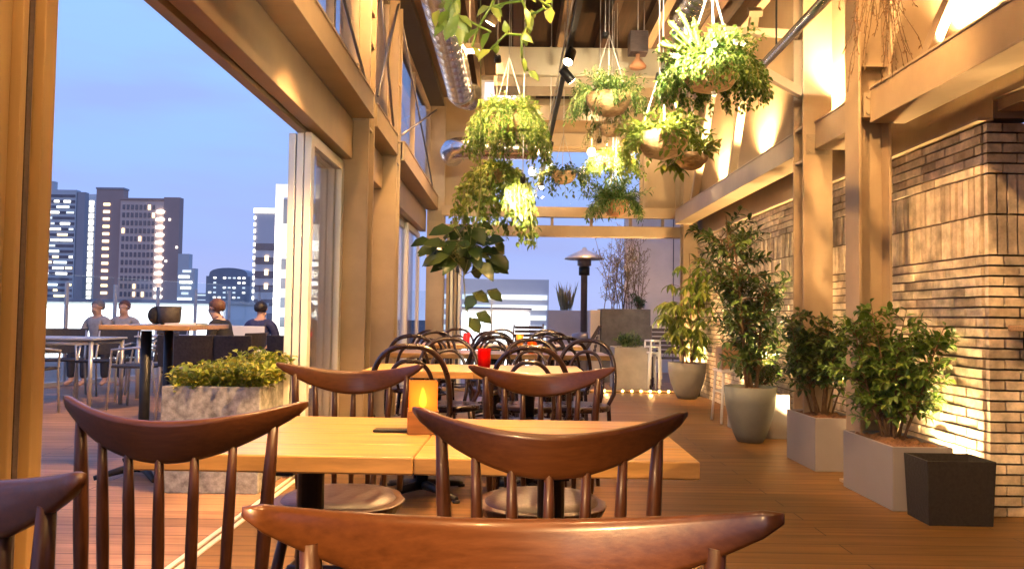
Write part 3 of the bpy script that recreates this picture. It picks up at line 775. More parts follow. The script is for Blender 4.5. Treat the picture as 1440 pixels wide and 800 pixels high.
# ================================================================== PLANTS
def rv(r_): 
    while 1:
        v = Vector((r_.uniform(-1, 1), r_.uniform(-1, 1), r_.uniform(-1, 1)))
        if .05 < v.length < 1: return v
def leaves_on(m, poly, r_, t0, n, L, w, ang=.9, jitter=.5, updir=Vector((0, 0, 1)), curl=.15, fold=.25):
    """n leaves along polyline from parameter t0, spiralling round the stem"""
    k = len(poly)-1; phase = r_.uniform(0, 6.28)
    for i in range(n):
        tt = t0+(1-t0)*(i+r_.random()*.8)/n; q = min(k-1, int(tt*k)); fr_ = tt*k-q
        p = poly[q].lerp(poly[q+1], min(1, fr_)); d = (poly[q+1]-poly[q]).normalized()
        o = d.orthogonal().normalized(); o2 = d.cross(o); a = phase+i*2.4+r_.uniform(-.4, .4)
        side = o*math.cos(a)+o2*math.sin(a)
        ld = (d*math.cos(ang)+side*math.sin(ang)+rv(r_)*jitter*.5).normalized()
        nn = (updir+rv(r_)*.5).normalized(); s = r_.uniform(.65, 1.15)
        m.leaf(p, ld, nn, L*s, w*s, fold, curl+r_.uniform(-.08, .15))
def stem_poly(r_, base, d, L, n=6, wob=.12, grav=0.0):
    p = Vector(base); d = Vector(d).normalized(); out = [p.copy()]
    for i in range(n):
        d = (d+rv(r_)*wob+Vector((0, 0, grav))).normalized(); p = p+d*L/n; out.append(p.copy())
    return out
def shrub(seed, base, h, spread, nst, nbr, lpb, L, w, parent, mat, stem_mat='bark', t_low=.25, rstem=.008, upright=.6, bare=0.0):
    r_ = random.Random(seed); ms = MB(); ml = MB(); base = Vector(base)
    for i in range(nst):
        a = r_.uniform(0, 6.283); s = math.sqrt(r_.random())
        d = Vector((math.cos(a)*s*spread/h*1.1, math.sin(a)*s*spread/h*1.1, 1))
        hh = h*r_.uniform(.62, 1.0)*(1-.18*s)
        b0 = base+Vector((math.cos(a)*.05*spread/.2*r_.random(), math.sin(a)*.05*spread/.2*r_.random(), 0))
        poly = stem_poly(r_, b0, d, hh, 7, .14)
        ms.tube(poly, [rstem*(1-.8*k/7) for k in range(8)], 5)
        leaves_on(ml, poly, r_, .55, lpb, L, w)
        for j in range(nbr):
            tt = r_.uniform(max(t_low, bare), .95); q = int(tt*7); q = min(q, 6)
            bp = poly[q].lerp(poly[q+1], tt*7-q); a2 = r_.uniform(0, 6.283)
            bd = Vector((math.cos(a2), math.sin(a2), r_.uniform(.1, 1.0)*upright*1.6))
            bl = spread*r_.uniform(.45, .95)*(1.15-tt*.75)
            bpoly = stem_poly(r_, bp, bd, bl, 4, .25)
            ms.tube(bpoly, [rstem*.5*(1-.8*k/4) for k in range(5)], 4, cap=False)
            leaves_on(ml, bpoly, r_, .2, lpb, L, w)
    ms.build('stem', stem_mat, parent); ml.build('foliage', mat, parent)

def soil_sheet(parent, x0, x1, y0, y1, z, seed=1):
    r_ = random.Random(seed); n = 14; vs = []; fs = []
    for i in range(n+1):
        for j in range(n+1):
            e_ = 0 if i in (0, n) or j in (0, n) else 1
            vs.append((x0+(x1-x0)*i/n, y0+(y1-y0)*j/n, z+e_*r_.uniform(0, .03)+.02*math.sin(math.pi*i/n)*math.sin(math.pi*j/n)))
    for i in range(n):
        for j in range(n): q = i*(n+1)+j; fs.append((q, q+n+1, q+n+2, q+1))
    MB().add(vs, fs, True).build('soil', 'soil', parent)
def soil_disc(parent, r1, z, seed=1):
    r_ = random.Random(seed); vs = [(0, 0, z+.03)]; fs = []; seg = 24; rings = 5
    for i in range(1, rings+1):
        for k in range(seg):
            a = 2*math.pi*k/seg; q = r1*i/rings; vs.append((q*math.cos(a), q*math.sin(a), z+(.03*(1-i/rings)+r_.uniform(0, .015) if i < rings else 0)))
    for k in range(seg): fs.append((0, 1+k, 1+(k+1) % seg))
    for i in range(rings-1):
        for k in range(seg): fs.append((1+i*seg+k, 1+(i+1)*seg+k, 1+(i+1)*seg+(k+1) % seg, 1+i*seg+(k+1) % seg))
    MB().add(vs, fs, True).build('soil', 'soil', parent)
def open_box(m, w_, d_, h, th=.015, taper=0.0):
    """thin walled open box, outer size w_ x d_ at top; narrower at the bottom by taper"""
    def ring(z, ins):
        k = taper*(1-z/h); a = w_/2-ins-k; b = d_/2-ins-k; return [(-a, -b, z), (a, -b, z), (a, b, z), (-a, b, z)]
    r1 = ring(0, 0); r2 = ring(h, 0); r3 = ring(h, th); r4 = ring(.03, th)
    vs = r1+r2+r3+r4; fs = [(3, 2, 1, 0), (12, 13, 14, 15)]
    for a in range(3):
        for k in range(4): q = (k+1) % 4; fs.append((a*4+k, a*4+q, (a+1)*4+q, (a+1)*4+k))
    return m.add(vs, fs)
def box_planter(name, label, cx, cy, w_, d_, h, mat='planter_paint', group='planters along the right wall'):
    t = thing(name, label, 'potted plant', (cx, cy, 0), 0, group)
    open_box(MB(), w_, d_, h).build('planter_box', mat, t, .004)
    soil_sheet(t, -w_/2+.016, w_/2-.016, -d_/2+.016, d_/2-.016, h-.03, int(cx*100)+int(cy*10))
    return t
a = W(1254, 718, Z=0); b = W(1187, 683.5, Z=0); print('box1', a, b)
PX = (a.x+b.x)/2
t = box_planter('potted_shrub', 'bushy green shrub in the nearest pale box planter by the brick wall', PX+.165, (a.y+b.y)/2, .33, b.y-a.y+.02, .345)
shrub(11, (-.02, .0, .31), .90, .31, 18, 13, 12, .058, .028, t, 'leaf_shrub')
a = W(1146, 662.4, Z=0); b = W(1103.5, 642.8, Z=0); print('box2', a, b)
t = box_planter('potted_shrub', 'dark leafy shrub in the second pale box planter, by the steel column', PX+.165, (a.y+b.y)/2, .33, b.y-a.y+.02, .36)
shrub(12, (-.02, 0, .33), .92, .34, 17, 12, 11, .058, .030, t, 'leaf_dark', bare=.35, t_low=.35)
t = box_planter('potted_shrub', 'partly hidden pale box planter behind the tall tree pot', PX+.17, 7.15, .33, .75, .38)
shrub(13, (0, 0, .35), .42, .24, 9, 7, 10, .06, .028, t, 'leaf_dark')

def round_pot(label, name, cx, cy, r_, h, mat, group='round pots'):
    t = thing(name, label, 'potted plant', (cx, cy, 0), 0, group)
    MB().lathe([(r_*.48, 0), (r_*.62, h*.12), (r_*.84, h*.42), (r_*.96, h*.72), (r_, h), (r_*.92, h), (r_*.88, h*.9), (0, h*.88)], 36).build('pot', mat, t)
    soil_disc(t, r_*.9, h*.91)
    return t
p = W(1077, 622, Z=0)
t = round_pot('tall dark leafed tree in a round tapered grey pot on the right', 'potted_tree', 2.02, p.y+.05, .215, .46, 'pot_dark')
# tall tree: two leaning trunks, dark glossy leaves
r_ = random.Random(21); ms = MB(); ml = MB()
for (dx, dy, hh, lean) in ((.02, 0, 1.5, (-.14, .05)), (.0, .03, 1.35, (.03, .08)), (-.03, -.02, 1.25, (-.22, -.05)), (.05, 0, .9, (.10, -.05))):
    poly = stem_poly(r_, (dx, dy, .42), (lean[0], lean[1], 1), hh, 9, .09)
    ms.tube(poly, [.017*(1-.75*k/9) for k in range(10)], 7)
    for j in range(34):
        tt = r_.uniform(.16, 1); q = min(8, int(tt*9)); bp = poly[q].lerp(poly[q+1], tt*9-q); a2 = r_.uniform(0, 6.283)
        bpoly = stem_poly(r_, bp, (math.cos(a2), math.sin(a2)*.8, r_.uniform(.1, .9)), r_.uniform(.16, .40), 4, .2)
        ms.tube(bpoly, [.006, .005, .004, .003, .002], 4, cap=False); leaves_on(ml, bpoly, r_, .2, 13, .085, .036, curl=.2)
ms.build('trunk', 'bark', t); ml.build('crown', 'leaf_dark', t)
p = W(966, 560, Z=0)
t = round_pot('umbrella plant with drooping leaves in the round grey pot by the end doorway', 'potted_tree', p.x, p.y, .245, .46, 'pot_grey')
r_ = random.Random(22); ms = MB(); ml = MB()
for (dx, dy, hh, lx) in ((-.04, 0, 1.25, -.08), (.05, .03, 1.45, .05), (.0, -.05, .8, -.22), (.06, 0, 1.0, .15)):
    poly = stem_poly(r_, (dx, dy, .42), (lx, 0, 1), hh, 8, .06); ms.tube(poly, [.013*(1-.6*k/8) for k in range(9)], 6)
    for j in range(20):
        tt = r_.uniform(.15, 1); q = min(7, int(tt*8)); bp = poly[q].lerp(poly[q+1], tt*8-q); a2 = r_.uniform(0, 6.283)
        pet = stem_poly(r_, bp, (math.cos(a2), math.sin(a2), .45), r_.uniform(.12, .28), 3, .1, -.05); ms.tube(pet, .003, 4, cap=False)
        for k in range(8):
            a3 = k*math.pi/4+r_.random()*.3; ml.leaf(pet[-1], Vector((math.cos(a3), math.sin(a3), -.45+r_.uniform(-.2, .2))), Vector((0, 0, 1)), r_.uniform(.13, .19), .05, .15, .3)
ms.build('trunk', 'bark', t); ml.build('crown', 'leaf_lime', t)

# black felt box
a = W(1306, 736, Z=0); print('felt', a)
t = thing('storage_box', 'empty black felt box in front of the nearest planter', 'box', (2.275, 4.085, 0), R(-1))
open_box(MB(), .345, .25, .325, .010, .012).build('box_body', 'felt', t, .004)
MB().tube([(-.155, -.122, .316), (.155, -.122, .316)], .0025, 5).build('stitching', 'felt', t)
t = thing('power_cable', 'coiled black cable on the floor at the brick return', 'cable', (2.72, 4.0, .012))
MB().tube([(.07*math.cos(k*.5)*(1+.03*k/3), .05*math.sin(k*.5), .004*math.sin(k)+.004+.001*k) for k in range(34)], .008, 6).build('coil', 'rubber', t)
MB().ball((.1, 0, .03), .035, .03, .03).build('plug', 'rubber', t)

# white stool with crate near the tall pot
p = W(1020, 596, Z=0)
t = thing('white_stool', 'white metal stool half hidden behind the tall tree pot', 'stool', (p.x+.14, p.y+.18, 0))
for sx in (-1, 1):
    for sy in (-1, 1): MB().tube([(.15*sx, .15*sy, .50), (.18*sx, .18*sy, 0)], .013, 8).build('leg', 'white_paint', t)
MB().box(-.18, .18, -.18, .18, .50, .525).build('seat', 'white_paint', t, .008)
MB().tube([(-.165, -.165, .3), (.165, -.165, .3), (.165, .165, .3), (-.165, .165, .3)], .009, 6, closed=True).build('stretcher', 'white_paint', t)
t = thing('wooden_crate', 'small wooden crate on the white stool', 'crate', (p.x+.15, p.y+.18, .5265))
for k in range(4):
    for sy in (-1, 1): MB().box(-.16, .16, sy*.13-.006, sy*.13+.006, .01+k*.055, .055+k*.055).build('slat', 'wood_strip', t)
for sx in (-1, 1): MB().box(sx*.16-.008, sx*.16+.008, -.122, .122, .0, .22).build('end_board', 'wood_strip', t)

# uplights behind planters
def uplight(x, y, target, power, label, angle=80):
    t = thing('uplight', label, 'lamp', (x, y, 0), 0, 'floor uplights')
    MB().lathe([(.05, 0), (.055, .05), (.05, .075), (.043, .075), (.04, .06), (0, .06)], 18).build('housing', 'black_iron', t)
    MB().lathe([(.036, .061), (.036, .066), (0, .067)], 16).build('lens', 'lamp_white', t)
    spot((x, y, .085), target, power, angle, .7, (1, .66, .30), .03)
uplight(2.462, 4.46, (2.6, 4.55, 1.3), 190, 'floor uplight behind the nearest box planter', 110)
uplight(2.462, 5.35, (2.58, 5.5, 1.3), 170, 'floor uplight behind the second box planter', 110)
uplight(2.462, 6.60, (2.5, 6.7, 1.3), 230, 'floor uplight beside the tall tree pot', 110)
uplight(2.462, 8.3, (2.5, 8.4, 1.3), 300, 'floor uplight beyond the white stool', 110)
uplight(2.46, 10.42, (2.46, 10.7, 1.3), 420, 'floor uplight behind the umbrella plant pot', 110)

# wall washers on the beam
def washer(x, y, z, target, power, label, angle=100):
    t = thing('wall_washer', label, 'lamp', (x, y, z), 0, 'wall washer lamps')
    MB().lathe([(.03, 0), (.045, .02), (.05, .1), (.045, .1), (.04, .05), (0, .05)], 16).build('housing', 'beige_steel', t)
    MB().lathe([(.036, .052), (.036, .058), (0, .06)], 14).build('lens', 'lamp_white', t)
    spot((x, y, z+.11), target, power, angle, .8, (1, .64, .28), .03)
washer(2.42, 4.30, 2.475, (2.56, 4.3, 3.4), 380, 'wall washer on the near right beam', 120)
washer(2.40, 5.50, 2.485, (2.56, 5.75, 3.4), 190, 'wall washer on the short right beam', 120)
washer(2.42, 6.25, 2.505, (2.56, 6.1, 3.3), 260, 'wall washer just beyond the second right column', 120)
washer(2.42, 7.9, 2.505, (2.56, 7.9, 3.3), 220, 'wall washer in the middle of the far right beam', 120)
washer(2.42, 9.5, 2.505, (2.56, 9.5, 3.3), 220, 'wall washer at the far end of the right beam', 120)

# ---------------------------------------------------------------- track lights
t = thing('light_track', 'black lighting track running the length of the ceiling', 'lighting track', (.37, -.5, 2.86))
MB().box(-.018, .018, 0, 11.0, -.02, .02).build('track_rail', 'black_iron', t)
for yy in (1.2, 3.6, 6, 8.4, 10.6): MB().tube([(0, yy, .02), (0, yy, 1.43)], .005, 5).build('hanger', 'wire', t)
MB().tube([(-.03, 0, .03), (-.03, 5.5, .05), (-.03, 11.0, .03)], .006, 5).build('cable', 'white_cord', t)
TL = [(1.2, (-.42, 2.0, .7), 260, 38), (2.6, (.05, 2.0, .7), 70, 40), (3.7, (-.2, 4.6, .7), 220, 60), (5.2, (-.3, 4.0, .7), 250, 60), (5.6, (2.0, 6.4, 1.1), 200, 42), (8.0, (-.2, 8.2, .7), 230, 65), (8.7, (2.0, 9.7, 1.0), 420, 40), (10.3, (.3, 8.8, .6), 220, 65), (.4, (1.8, 3.0, 0), 70, 65), (2.0, (1.1, 3.6, 0), 120, 65), (3.0, (-.7, 3.3, 0), 170, 45), (0.0, (-.35, .85, .8), 60, 40)]  # extra unseen heads near the camera, added to light floor and foreground
names = ['above the front table', 'above the nearest hanging basket', 'over the second-row table', 'brightest on the track, beside the cream duct', 'below the cream duct', 'in front of the air conditioner', 'near the small dark basket', 'at the far end of the track', 'added out of view, aimed at the right floor', 'added out of view, aimed at the open floor', 'added out of view over the nearest chair']; names.insert(10, 'added out of view, aimed at the floor by the door track')
for (y, tg, pw, an), nm in zip(TL, names):
    t = thing('track_spotlight', 'black track spotlight '+nm, 'spotlight', (.37, y, 2.838), 0, 'track spotlights')
    d = (Vector(tg)-Vector((.37, y, 2.77))).normalized(); c = Vector((0.0, 0, -.06))
    MB().tube([(0, 0, 0), (0, 0, -.05)], .008, 6).build('arm', 'black_iron', t)
    MB().tube([c-d*.05, c-d*.045, c+d*.06, c+d*.065], [.02, .032, .036, .036], 14).build('housing', 'black_iron', t)
    MB().tube([c+d*.0652, c+d*.068], [.031, .030], 14).build('lens', 'lamp_white', t)
    spot(Vector((.37, y, 2.838))+c+d*.08, tg, pw, an, .6, (1, .555, .215), .03)
# wall lamps at the upper left
def bracket_lamp(label, p, power):
    t = thing('flood_or_fill_lamp', label, 'lamp', p, 0, 'ceiling flood lamps')
    MB().box(-.09, .09, -.05, .05, 0, .05).build('housing', 'beige_steel', t, .006)
    MB().box(-.08, .08, -.04, .04, -.006, -.001).build('lens', 'lamp_white', t)
    MB().tube([(0, 0, .05), (0, 0, 4.29-p[2])], .008, 6).build('rod', 'wire', t)
    spot(Vector(p)-Vector((0, 0, .02)), Vector(p)-Vector((0, 0, 3)), power, 150, .6, (1, .555, .215), .06)
p = W(660, 72, Y=6.2); bracket_lamp('bright flood lamp right of the left silver duct', (p.x, p.y, p.z), 150)
p = W(652, 143, Y=9.0); bracket_lamp('bright flood lamp at the end of the left silver duct', (p.x, p.y, p.z), 60)
bracket_lamp('flood lamp under the roof above the wide left opening', (-.75, 3.2, 3.7), 170)
def side_lamp(label, p, target, power, angle=100):
    t = thing('flood_or_fill_lamp', label, 'lamp', p, 0, 'ceiling flood lamps'); d = (Vector(target)-Vector(p)).normalized()
    MB().tube([-d*.08, d*.0], [.05, .06], 14).build('housing', 'beige_steel', t); MB().tube([d*.001, d*.004], [.05, .05], 14).build('lens', 'lamp_white', t)
    MB().tube([-d*.06, (-d.x*.06, -d.y*.06, (4.29 if p[1] < 11 and p[0] > -1.3 else p[2]+.12)-p[2])], .008, 6).build('rod', 'wire', t)
    spot(Vector(p)+d*.02, target, power, angle, .7, (1, .575, .23), .05)
side_lamp('flood lamp aimed at the top of the first left column', (-.55, 5.2, 3.75), (-1.2, 6.2, 3.5), 150, 110)
side_lamp('added fill lamp aimed at the left header beam', (-.2, 3.3, 3.9), (-1.25, 3.6, 2.4), 95, 110)  # fill added to make the left header beam brighter
side_lamp('added fill lamp aimed at the far left columns', (-.25, 7.6, 3.9), (-1.2, 8.0, 2.4), 140, 120)  # unseen fill warming the far left columns
side_lamp('added fill lamp aimed at the second right column', (1.6, 3.6, 3.9), (2.25, 5.8, 2.6), 150, 60)  # added so the front of the right column gets warm light
side_lamp('added fill lamp aimed over the opening at the concrete planter', (-.35, 3.7, 2.95), (-1.75, 4.7, .7), 420, 42)  # fill added to brighten the planter foliage
side_lamp('added fill lamp aimed across the room at the brick wall', (.7, 3.4, 3.9), (2.54, 5.0, 1.3), 330, 52)  # added fill giving the bricks frontal warm light
side_lamp('added fill lamp aimed at the brick corner on the right', (1.5, 1.7, 3.7), (2.75, 4.17, 1.5), 420, 60)  # added fill for the brick return that faces the camera
side_lamp('added low fill lamp behind the camera on the left', (-.75, -.5, 1.7), (-.10, .82, .76), 230, 24)  # unseen lamp added to light the nearest chair's rail
side_lamp('added outdoor fill lamp above the terrace side of the far glass doors', (-1.52, 7.3, 3.2), (-4.2, 8.3, .2), 330, 100)  # added warm wash over the terrace deck and chairs
side_lamp('added outdoor fill lamp above the end doorway', (1.3, 11.35, 3.3), (1.9, 13.2, .9), 150, 100)  # lamp added to brighten the end terrace
side_lamp('added fill lamp aimed at the near golden door post', (-.3, .9, 3.4), (-1.25, 2.0, 1.6), 130, 90)  # fill added to brighten the golden frame at the left edge
bracket_lamp('added fill lamp under the roof near the camera on the left', (-.6, .6, 3.3), 70)  # unseen fill added on the left of the camera
bracket_lamp('added fill lamp under the roof near the camera on the right', (1.5, 1.5, 3.6), 110)  # unseen warm front fill added on the right of the camera
# ceiling round lamps at end window
for px_, lab in ((752, 'round white ceiling lamp at the top left of the end window'), (832, 'round white ceiling lamp at the top middle of the end window')):
    p = W(px_, 214, Y=10.4); t = thing('round_lamp', lab, 'lamp', p, 0, 'round lamps')
    MB().ball((0, 0, 0), .06, .06, .06).build('globe', 'lamp_warm', t); MB().tube([(0, 0, .09), (0, 0, 4.29-p.z)], .008, 6).build('rod', 'wire', t)
    point(p-Vector((0, .15, 0)), 14, size=.05)

# ---------------------------------------------------------------- hanging baskets
def cords(m, top, pts, r_=.004):
    for q in pts: m.tube([q, top], r_, 4, cap=False)
def hanging(seed, name, label, c, rad, mat, up, down, leaf, cont='basket', cord='wire', uph=.2, downl=.5, L=.05, w=.025, lp=12, out=1.0, flower=0):
    """c = basket rim centre; up: stems above, down: trailing strands"""
    t = thing(name, label, 'hanging plant', c, 0, 'hanging plants'); r_ = random.Random(seed)
    h = rad*(.85 if cont == 'basket' else 1.1)
    MB().lathe([(rad*.25, -h), (rad*.62, -h*.85), (rad*.9, -h*.4), (rad, 0), (rad*.94, 0), (rad*.85, -h*.3), (0, -h*.3)], 26).build('basket' if cont == 'basket' else 'pot', 'basket_tan' if cont == 'basket' else 'terracotta', t)
    m = MB(); knot = Vector((0, 0, rad*2.0+.12))
    for k in range(3):
        a = k*2.09+.4; m.tube([(rad*.97*math.cos(a), rad*.97*math.sin(a), -.01), knot], .0035 if cord == 'wire' else .006, 5, cap=False)
    m.tube([knot, (0, 0, 4.29-c[2])], .003 if cord == 'wire' else .005, 5, cap=False)
    m.build('hanger', cord, t)
    ms = MB(); ml = MB()
    for i in range(up):
        a = r_.uniform(0, 6.283); s = math.sqrt(r_.random())
        poly = stem_poly(r_, (rad*.6*s*math.cos(a), rad*.6*s*math.sin(a), -rad*.2), (s*math.cos(a)*1.1, s*math.sin(a)*1.1, .9), uph*r_.uniform(.5, 1.15)+rad*.2, 5, .15, -.1)
        ms.tube(poly, .0025, 4, cap=False); leaves_on(ml, poly, r_, .2, lp, L, w)
    for i in range(down):
        a = r_.uniform(0, 6.283); q = r_.uniform(.8, 1.02)
        poly = stem_poly(r_, (rad*q*math.cos(a), rad*q*math.sin(a), .0), (math.cos(a)*out, math.sin(a)*out, .7*min(1, out+.2)), downl*r_.uniform(.35, 1.1), 8, .13, -.42/max(.5, out))
        ms.tube(poly, .002, 4, cap=False); leaves_on(ml, poly, r_, .08, int(lp*1.3), L, w)
    ms.build('stem', 'green_stem', t); ml.build('foliage', leaf, t)
    if flower:
        for i in range(flower):
            v = rv(r_).normalized(); v.z *= .7; q = Vector((v.x*rad*1.35, v.y*rad*1.35-.02, v.z*rad*1.3-.02)); fl = MB()
            for k in range(5):
                a = k*1.257; fl.leaf(q, Vector((math.cos(a), -.6, math.sin(a))), Vector((0, -1, 0)), .022, .016, .1, .1)
            fl.build('flower', 'flower_white', t)
    return t
def H(px_, py_, Y): return W(px_, py_, Y=Y)
hanging(31, 'hanging_basket', 'dense yellow-green hanging basket left of the track, under the silver duct', H(715, 160, 6.0), .16, None, 60, 150, 'leaf_lime', uph=.15, downl=.46, L=.040, w=.022, lp=15, out=.6)
hanging(32, 'hanging_basket', 'long trailing leafy basket lit white at its lower end', H(697, 240, 6.5), .12, None, 20, 110, 'leaf_lime', uph=.08, downl=.72, L=.058, w=.042, lp=9, out=.35)
hanging(33, 'hanging_basket', 'small dark trailing basket against the end window, beside the track', H(792, 243, 8.0), .14, None, 22, 26, 'leaf_dark', uph=.10, downl=.42, L=.055, w=.032, lp=8)
hanging(34, 'hanging_basket', 'dark green feathery basket in the middle below the cream duct', H(856, 135, 6.5), .20, None, 100, 50, 'leaf_fern', uph=.22, downl=.34, L=.045, w=.015, lp=16, out=.75)
hanging(35, 'hanging_pot', 'terracotta hanging pot with fern and a glowing leafy top, at the end window', H(866, 283, 7.5), .135, None, 80, 40, 'leaf_fern', 'pot', uph=.26, downl=.28, L=.055, w=.016, lp=15)
hanging(36, 'hanging_basket', 'bright leafy column of creeper just above the terracotta hanging pot', H(862, 222, 7.7), .12, None, 40, 100, 'leaf_lime', uph=.12, downl=.34, L=.04, w=.027, lp=12)
hanging(37, 'hanging_basket', 'wide tan basket with yellow-green leaves on white cords, right of centre', H(932, 190, 5.5), .20, None, 60, 26, 'leaf_lime', cord='white_cord', uph=.18, downl=.26, L=.058, w=.032, lp=9, out=.8)
hanging(38, 'hanging_pot', 'small tan pot with broad yellow-green leaves, lowest on the right', H(972, 218, 6.2), .14, None, 26, 4, 'leaf_lime', 'basket', uph=.20, downl=.16, L=.10, w=.045, lp=8)
hanging(39, 'hanging_basket', 'big round bushy basket glowing white on its left, by the silver pipe', H(1000, 92, 4.6), .19, None, 110, 190, 'leaf_shrub', cord='white_cord', uph=.24, downl=.30, L=.034, w=.022, lp=15, out=.75, flower=26)
hanging(40, 'hanging_basket', 'thin trailing twigs in a basket below the feathery basket', H(860, 178, 6.9), .11, None, 12, 30, 'leaf_dry', uph=.08, downl=.3, L=.03, w=.016, lp=9)
# white-lit upright arms of the big basket
t = thing('cactus_arms', 'pale knobbly succulent arms reaching up from the big round basket', 'plant', W(985, 75, Y=4.5)); r_ = random.Random(5); m = MB()
for tx, ty in ((955, 15), (940, 30), (928, 62), (975, 30), (1005, 35), (1035, 45)):
    e_ = W(tx, ty, Y=4.42)-t.location; pts = [Vector((0, 0, -.02)), e_*.35+Vector((0, 0, -.015)), e_*.7, e_]
    pp = []; 
    for i in range(13): 
        q = i/12*3; k = min(2, int(q)); pp.append(pts[k].lerp(pts[k+1], q-k))
    m.tube(pp, [.012+.004*(i % 2) for i in range(12)]+[.006], 7)
    for i in range(60):
        k = r_.randint(2, 12); m.leaf(pp[k], rv(r_), rv(r_), .025, .012)
m.build('stem', 'leaf_lime', t)
lp_ = W(975, 68, Y=4.25); spot(lp_+Vector((-.05, -.25, .2)), W(975, 70, Y=4.6), 420, 75, .6, (1, .84, .58), .02)
t = thing('clip_or_fill_spotlight', 'small white clip spotlight shining on the big round basket', 'spotlight', lp_+Vector((-.05, -.27, .22)), 0)
MB().tube([(0, -.06, .05), (.02, .02, -.01)], [.03, .035], 12).build('housing', 'white_paint', t); MB().tube([(0, -.06, .05), (0, -.06, 4.27-t.location.z)], .006, 5).build('rod', 'wire', t)
for (px_, py_, Y, tx, ty, tY, pw) in ((735, 262, 6.0, 722, 300, 6.45, 160), (842, 205, 7.2, 862, 235, 7.7, 260), (925, 120, 5.0, 932, 180, 5.5, 130), (700, 95, 5.2, 713, 160, 6, 150), (850, 60, 5.8, 856, 130, 6.5, 110)):  # the spots over the baskets are added to brighten their foliage
    spot(W(px_, py_, Y=Y), W(tx, ty, Y=tY), pw, 70, .7, (1, .8, .5), .02)
    t = thing('clip_or_fill_spotlight', {735: 'clip spotlight lighting the trailing leaves at the left', 842: 'clip spotlight lighting the creeper at the end window', 925: 'added fill spotlight over the wide tan basket', 700: 'added fill spotlight over the dense yellow-green basket', 850: 'added fill spotlight over the dark feathery basket'}[px_], 'spotlight', W(px_, py_, Y=Y)+Vector((0, -.02, .03)))
    MB().tube([(0, -.03, .03), (0, .0, 0)], [.02, .025], 10).build('housing', 'black_iron', t); MB().tube([(0, -.03, .03), (0, -.03, 4.28-t.location.z)], .004, 5).build('rod', 'wire', t)

# fiddle leaf vine
t = thing('fiddle_leaf_vine', 'hanging vine with very large dark leaves in front of the far left column', 'hanging plant', W(668, 300, Y=5.4)); r_ = random.Random(8); ms = MB(); ml = MB()
def loc(px_, py_, Y): return W(px_, py_, Y=Y)-t.location
st = [loc(676, 265, 5.4), loc(670, 320, 5.4), loc(660, 350, 5.4), loc(652, 390, 5.4), loc(655, 430, 5.42), loc(662, 452, 5.45), loc(652, 474, 5.47)]
ms.tube(st, [.006, .006, .006, .005, .004, .003, .003], 6)
ms.tube([st[0], Vector((0, 0, 4.29-t.location.z))], .003, 5)
for i in range(75):
    qx = r_.gauss(652, 17); qy = r_.uniform(318, 372); p = loc(qx, qy, 5.4+r_.uniform(-.15, .15))
    q = st[1].lerp(st[3], r_.random()); ms.tube([q, p], .003, 4, cap=False)
    d = Vector((p.x-st[2].x, r_.uniform(-.12, .12), r_.uniform(-.12, .03))); ml.leaf(p, d, Vector((r_.uniform(-.3, .3), -.8, .6)), r_.uniform(.10, .18), r_.uniform(.08, .12), .12, .2)
for (bx, by, dx) in ((612, 362, -1), (618, 352, -1), (700, 372, 1), (688, 365, .8), (672, 412, 1), (668, 414, -.3), (690, 408, .7), (675, 440, .8), (662, 446, .3), (700, 360, .5)):
    p = loc(bx, by, 5.4); q = min(st, key=lambda s_: (s_-p).length); ms.tube([q, p], .0025, 4, cap=False)
    ml.leaf(p-Vector((dx*.04, 0, 0)), Vector((dx, -.1, -.35)), Vector((0, -.8, .6)), .13, .10, .12, .2)
ms.build('stem', 'green_stem', t); ml.build('foliage', 'leaf_big', t)
# near vine top left
t = thing('hanging_vine', 'near vine with pale green stems and broad leaves at the top of the picture', 'hanging plant', W(690, -70, Y=3.2)); r_ = random.Random(9); ms = MB(); ml = MB()
def loc(px_, py_, Y=3.2): return W(px_, py_, Y=Y)-t.location
c0 = Vector((0, 0, 0))
for path in ([(690, -50), (700, -10), (690, 10), (672, 40), (664, 65)], [(690, -50), (725, -20), (738, 10), (742, 35), (733, 55), (734, 80), (742, 100)], [(690, -50), (650, -20), (632, 15), (628, 35)], [(690, -50), (740, -15), (765, 5), (775, 10)], [(690, 10), (712, 5), (732, 2)], [(742, 22), (755, 18), (765, 12)], [(645, 22), (665, 33), (690, 45)], [(733, 50), (712, 48), (700, 60), (690, 70)]):
    pl = [loc(a_, b_, 3.2+r_.uniform(-.06, .06)) for a_, b_ in path]; ms.tube(pl, .0055, 6)
    for k in range(len(pl)):
        for j in range(1 if k else 2):
            ml.leaf(pl[k], Vector((r_.uniform(-1, 1), r_.uniform(-.4, .4), r_.uniform(-.9, .3))), Vector((r_.uniform(-.4, .4), -.9, .5)), r_.uniform(.04, .085), r_.uniform(.028, .05), .2, .3)
spot(W(700, -30, Y=2.3), W(700, 30, Y=3.2), 60, 100, .7, (1, .8, .5), .03)  # fill light added for the near vine; it has no fixture
for k in range(16): ml.leaf(loc(r_.gauss(632, 9), r_.uniform(-20, 40)), Vector((r_.uniform(-.6, .6), r_.uniform(-.4, .4), -1)), Vector((r_.uniform(-.5, .5), -1, .3)), r_.uniform(.05, .09), r_.uniform(.03, .05), .2, .3)
ms.tube([c0+Vector((0, 0, .0)), Vector((0, 0, 4.28-t.location.z))], .004, 5)
ms.build('stem', 'leaf_lime', t); ml.build('foliage', 'leaf_lime', t)
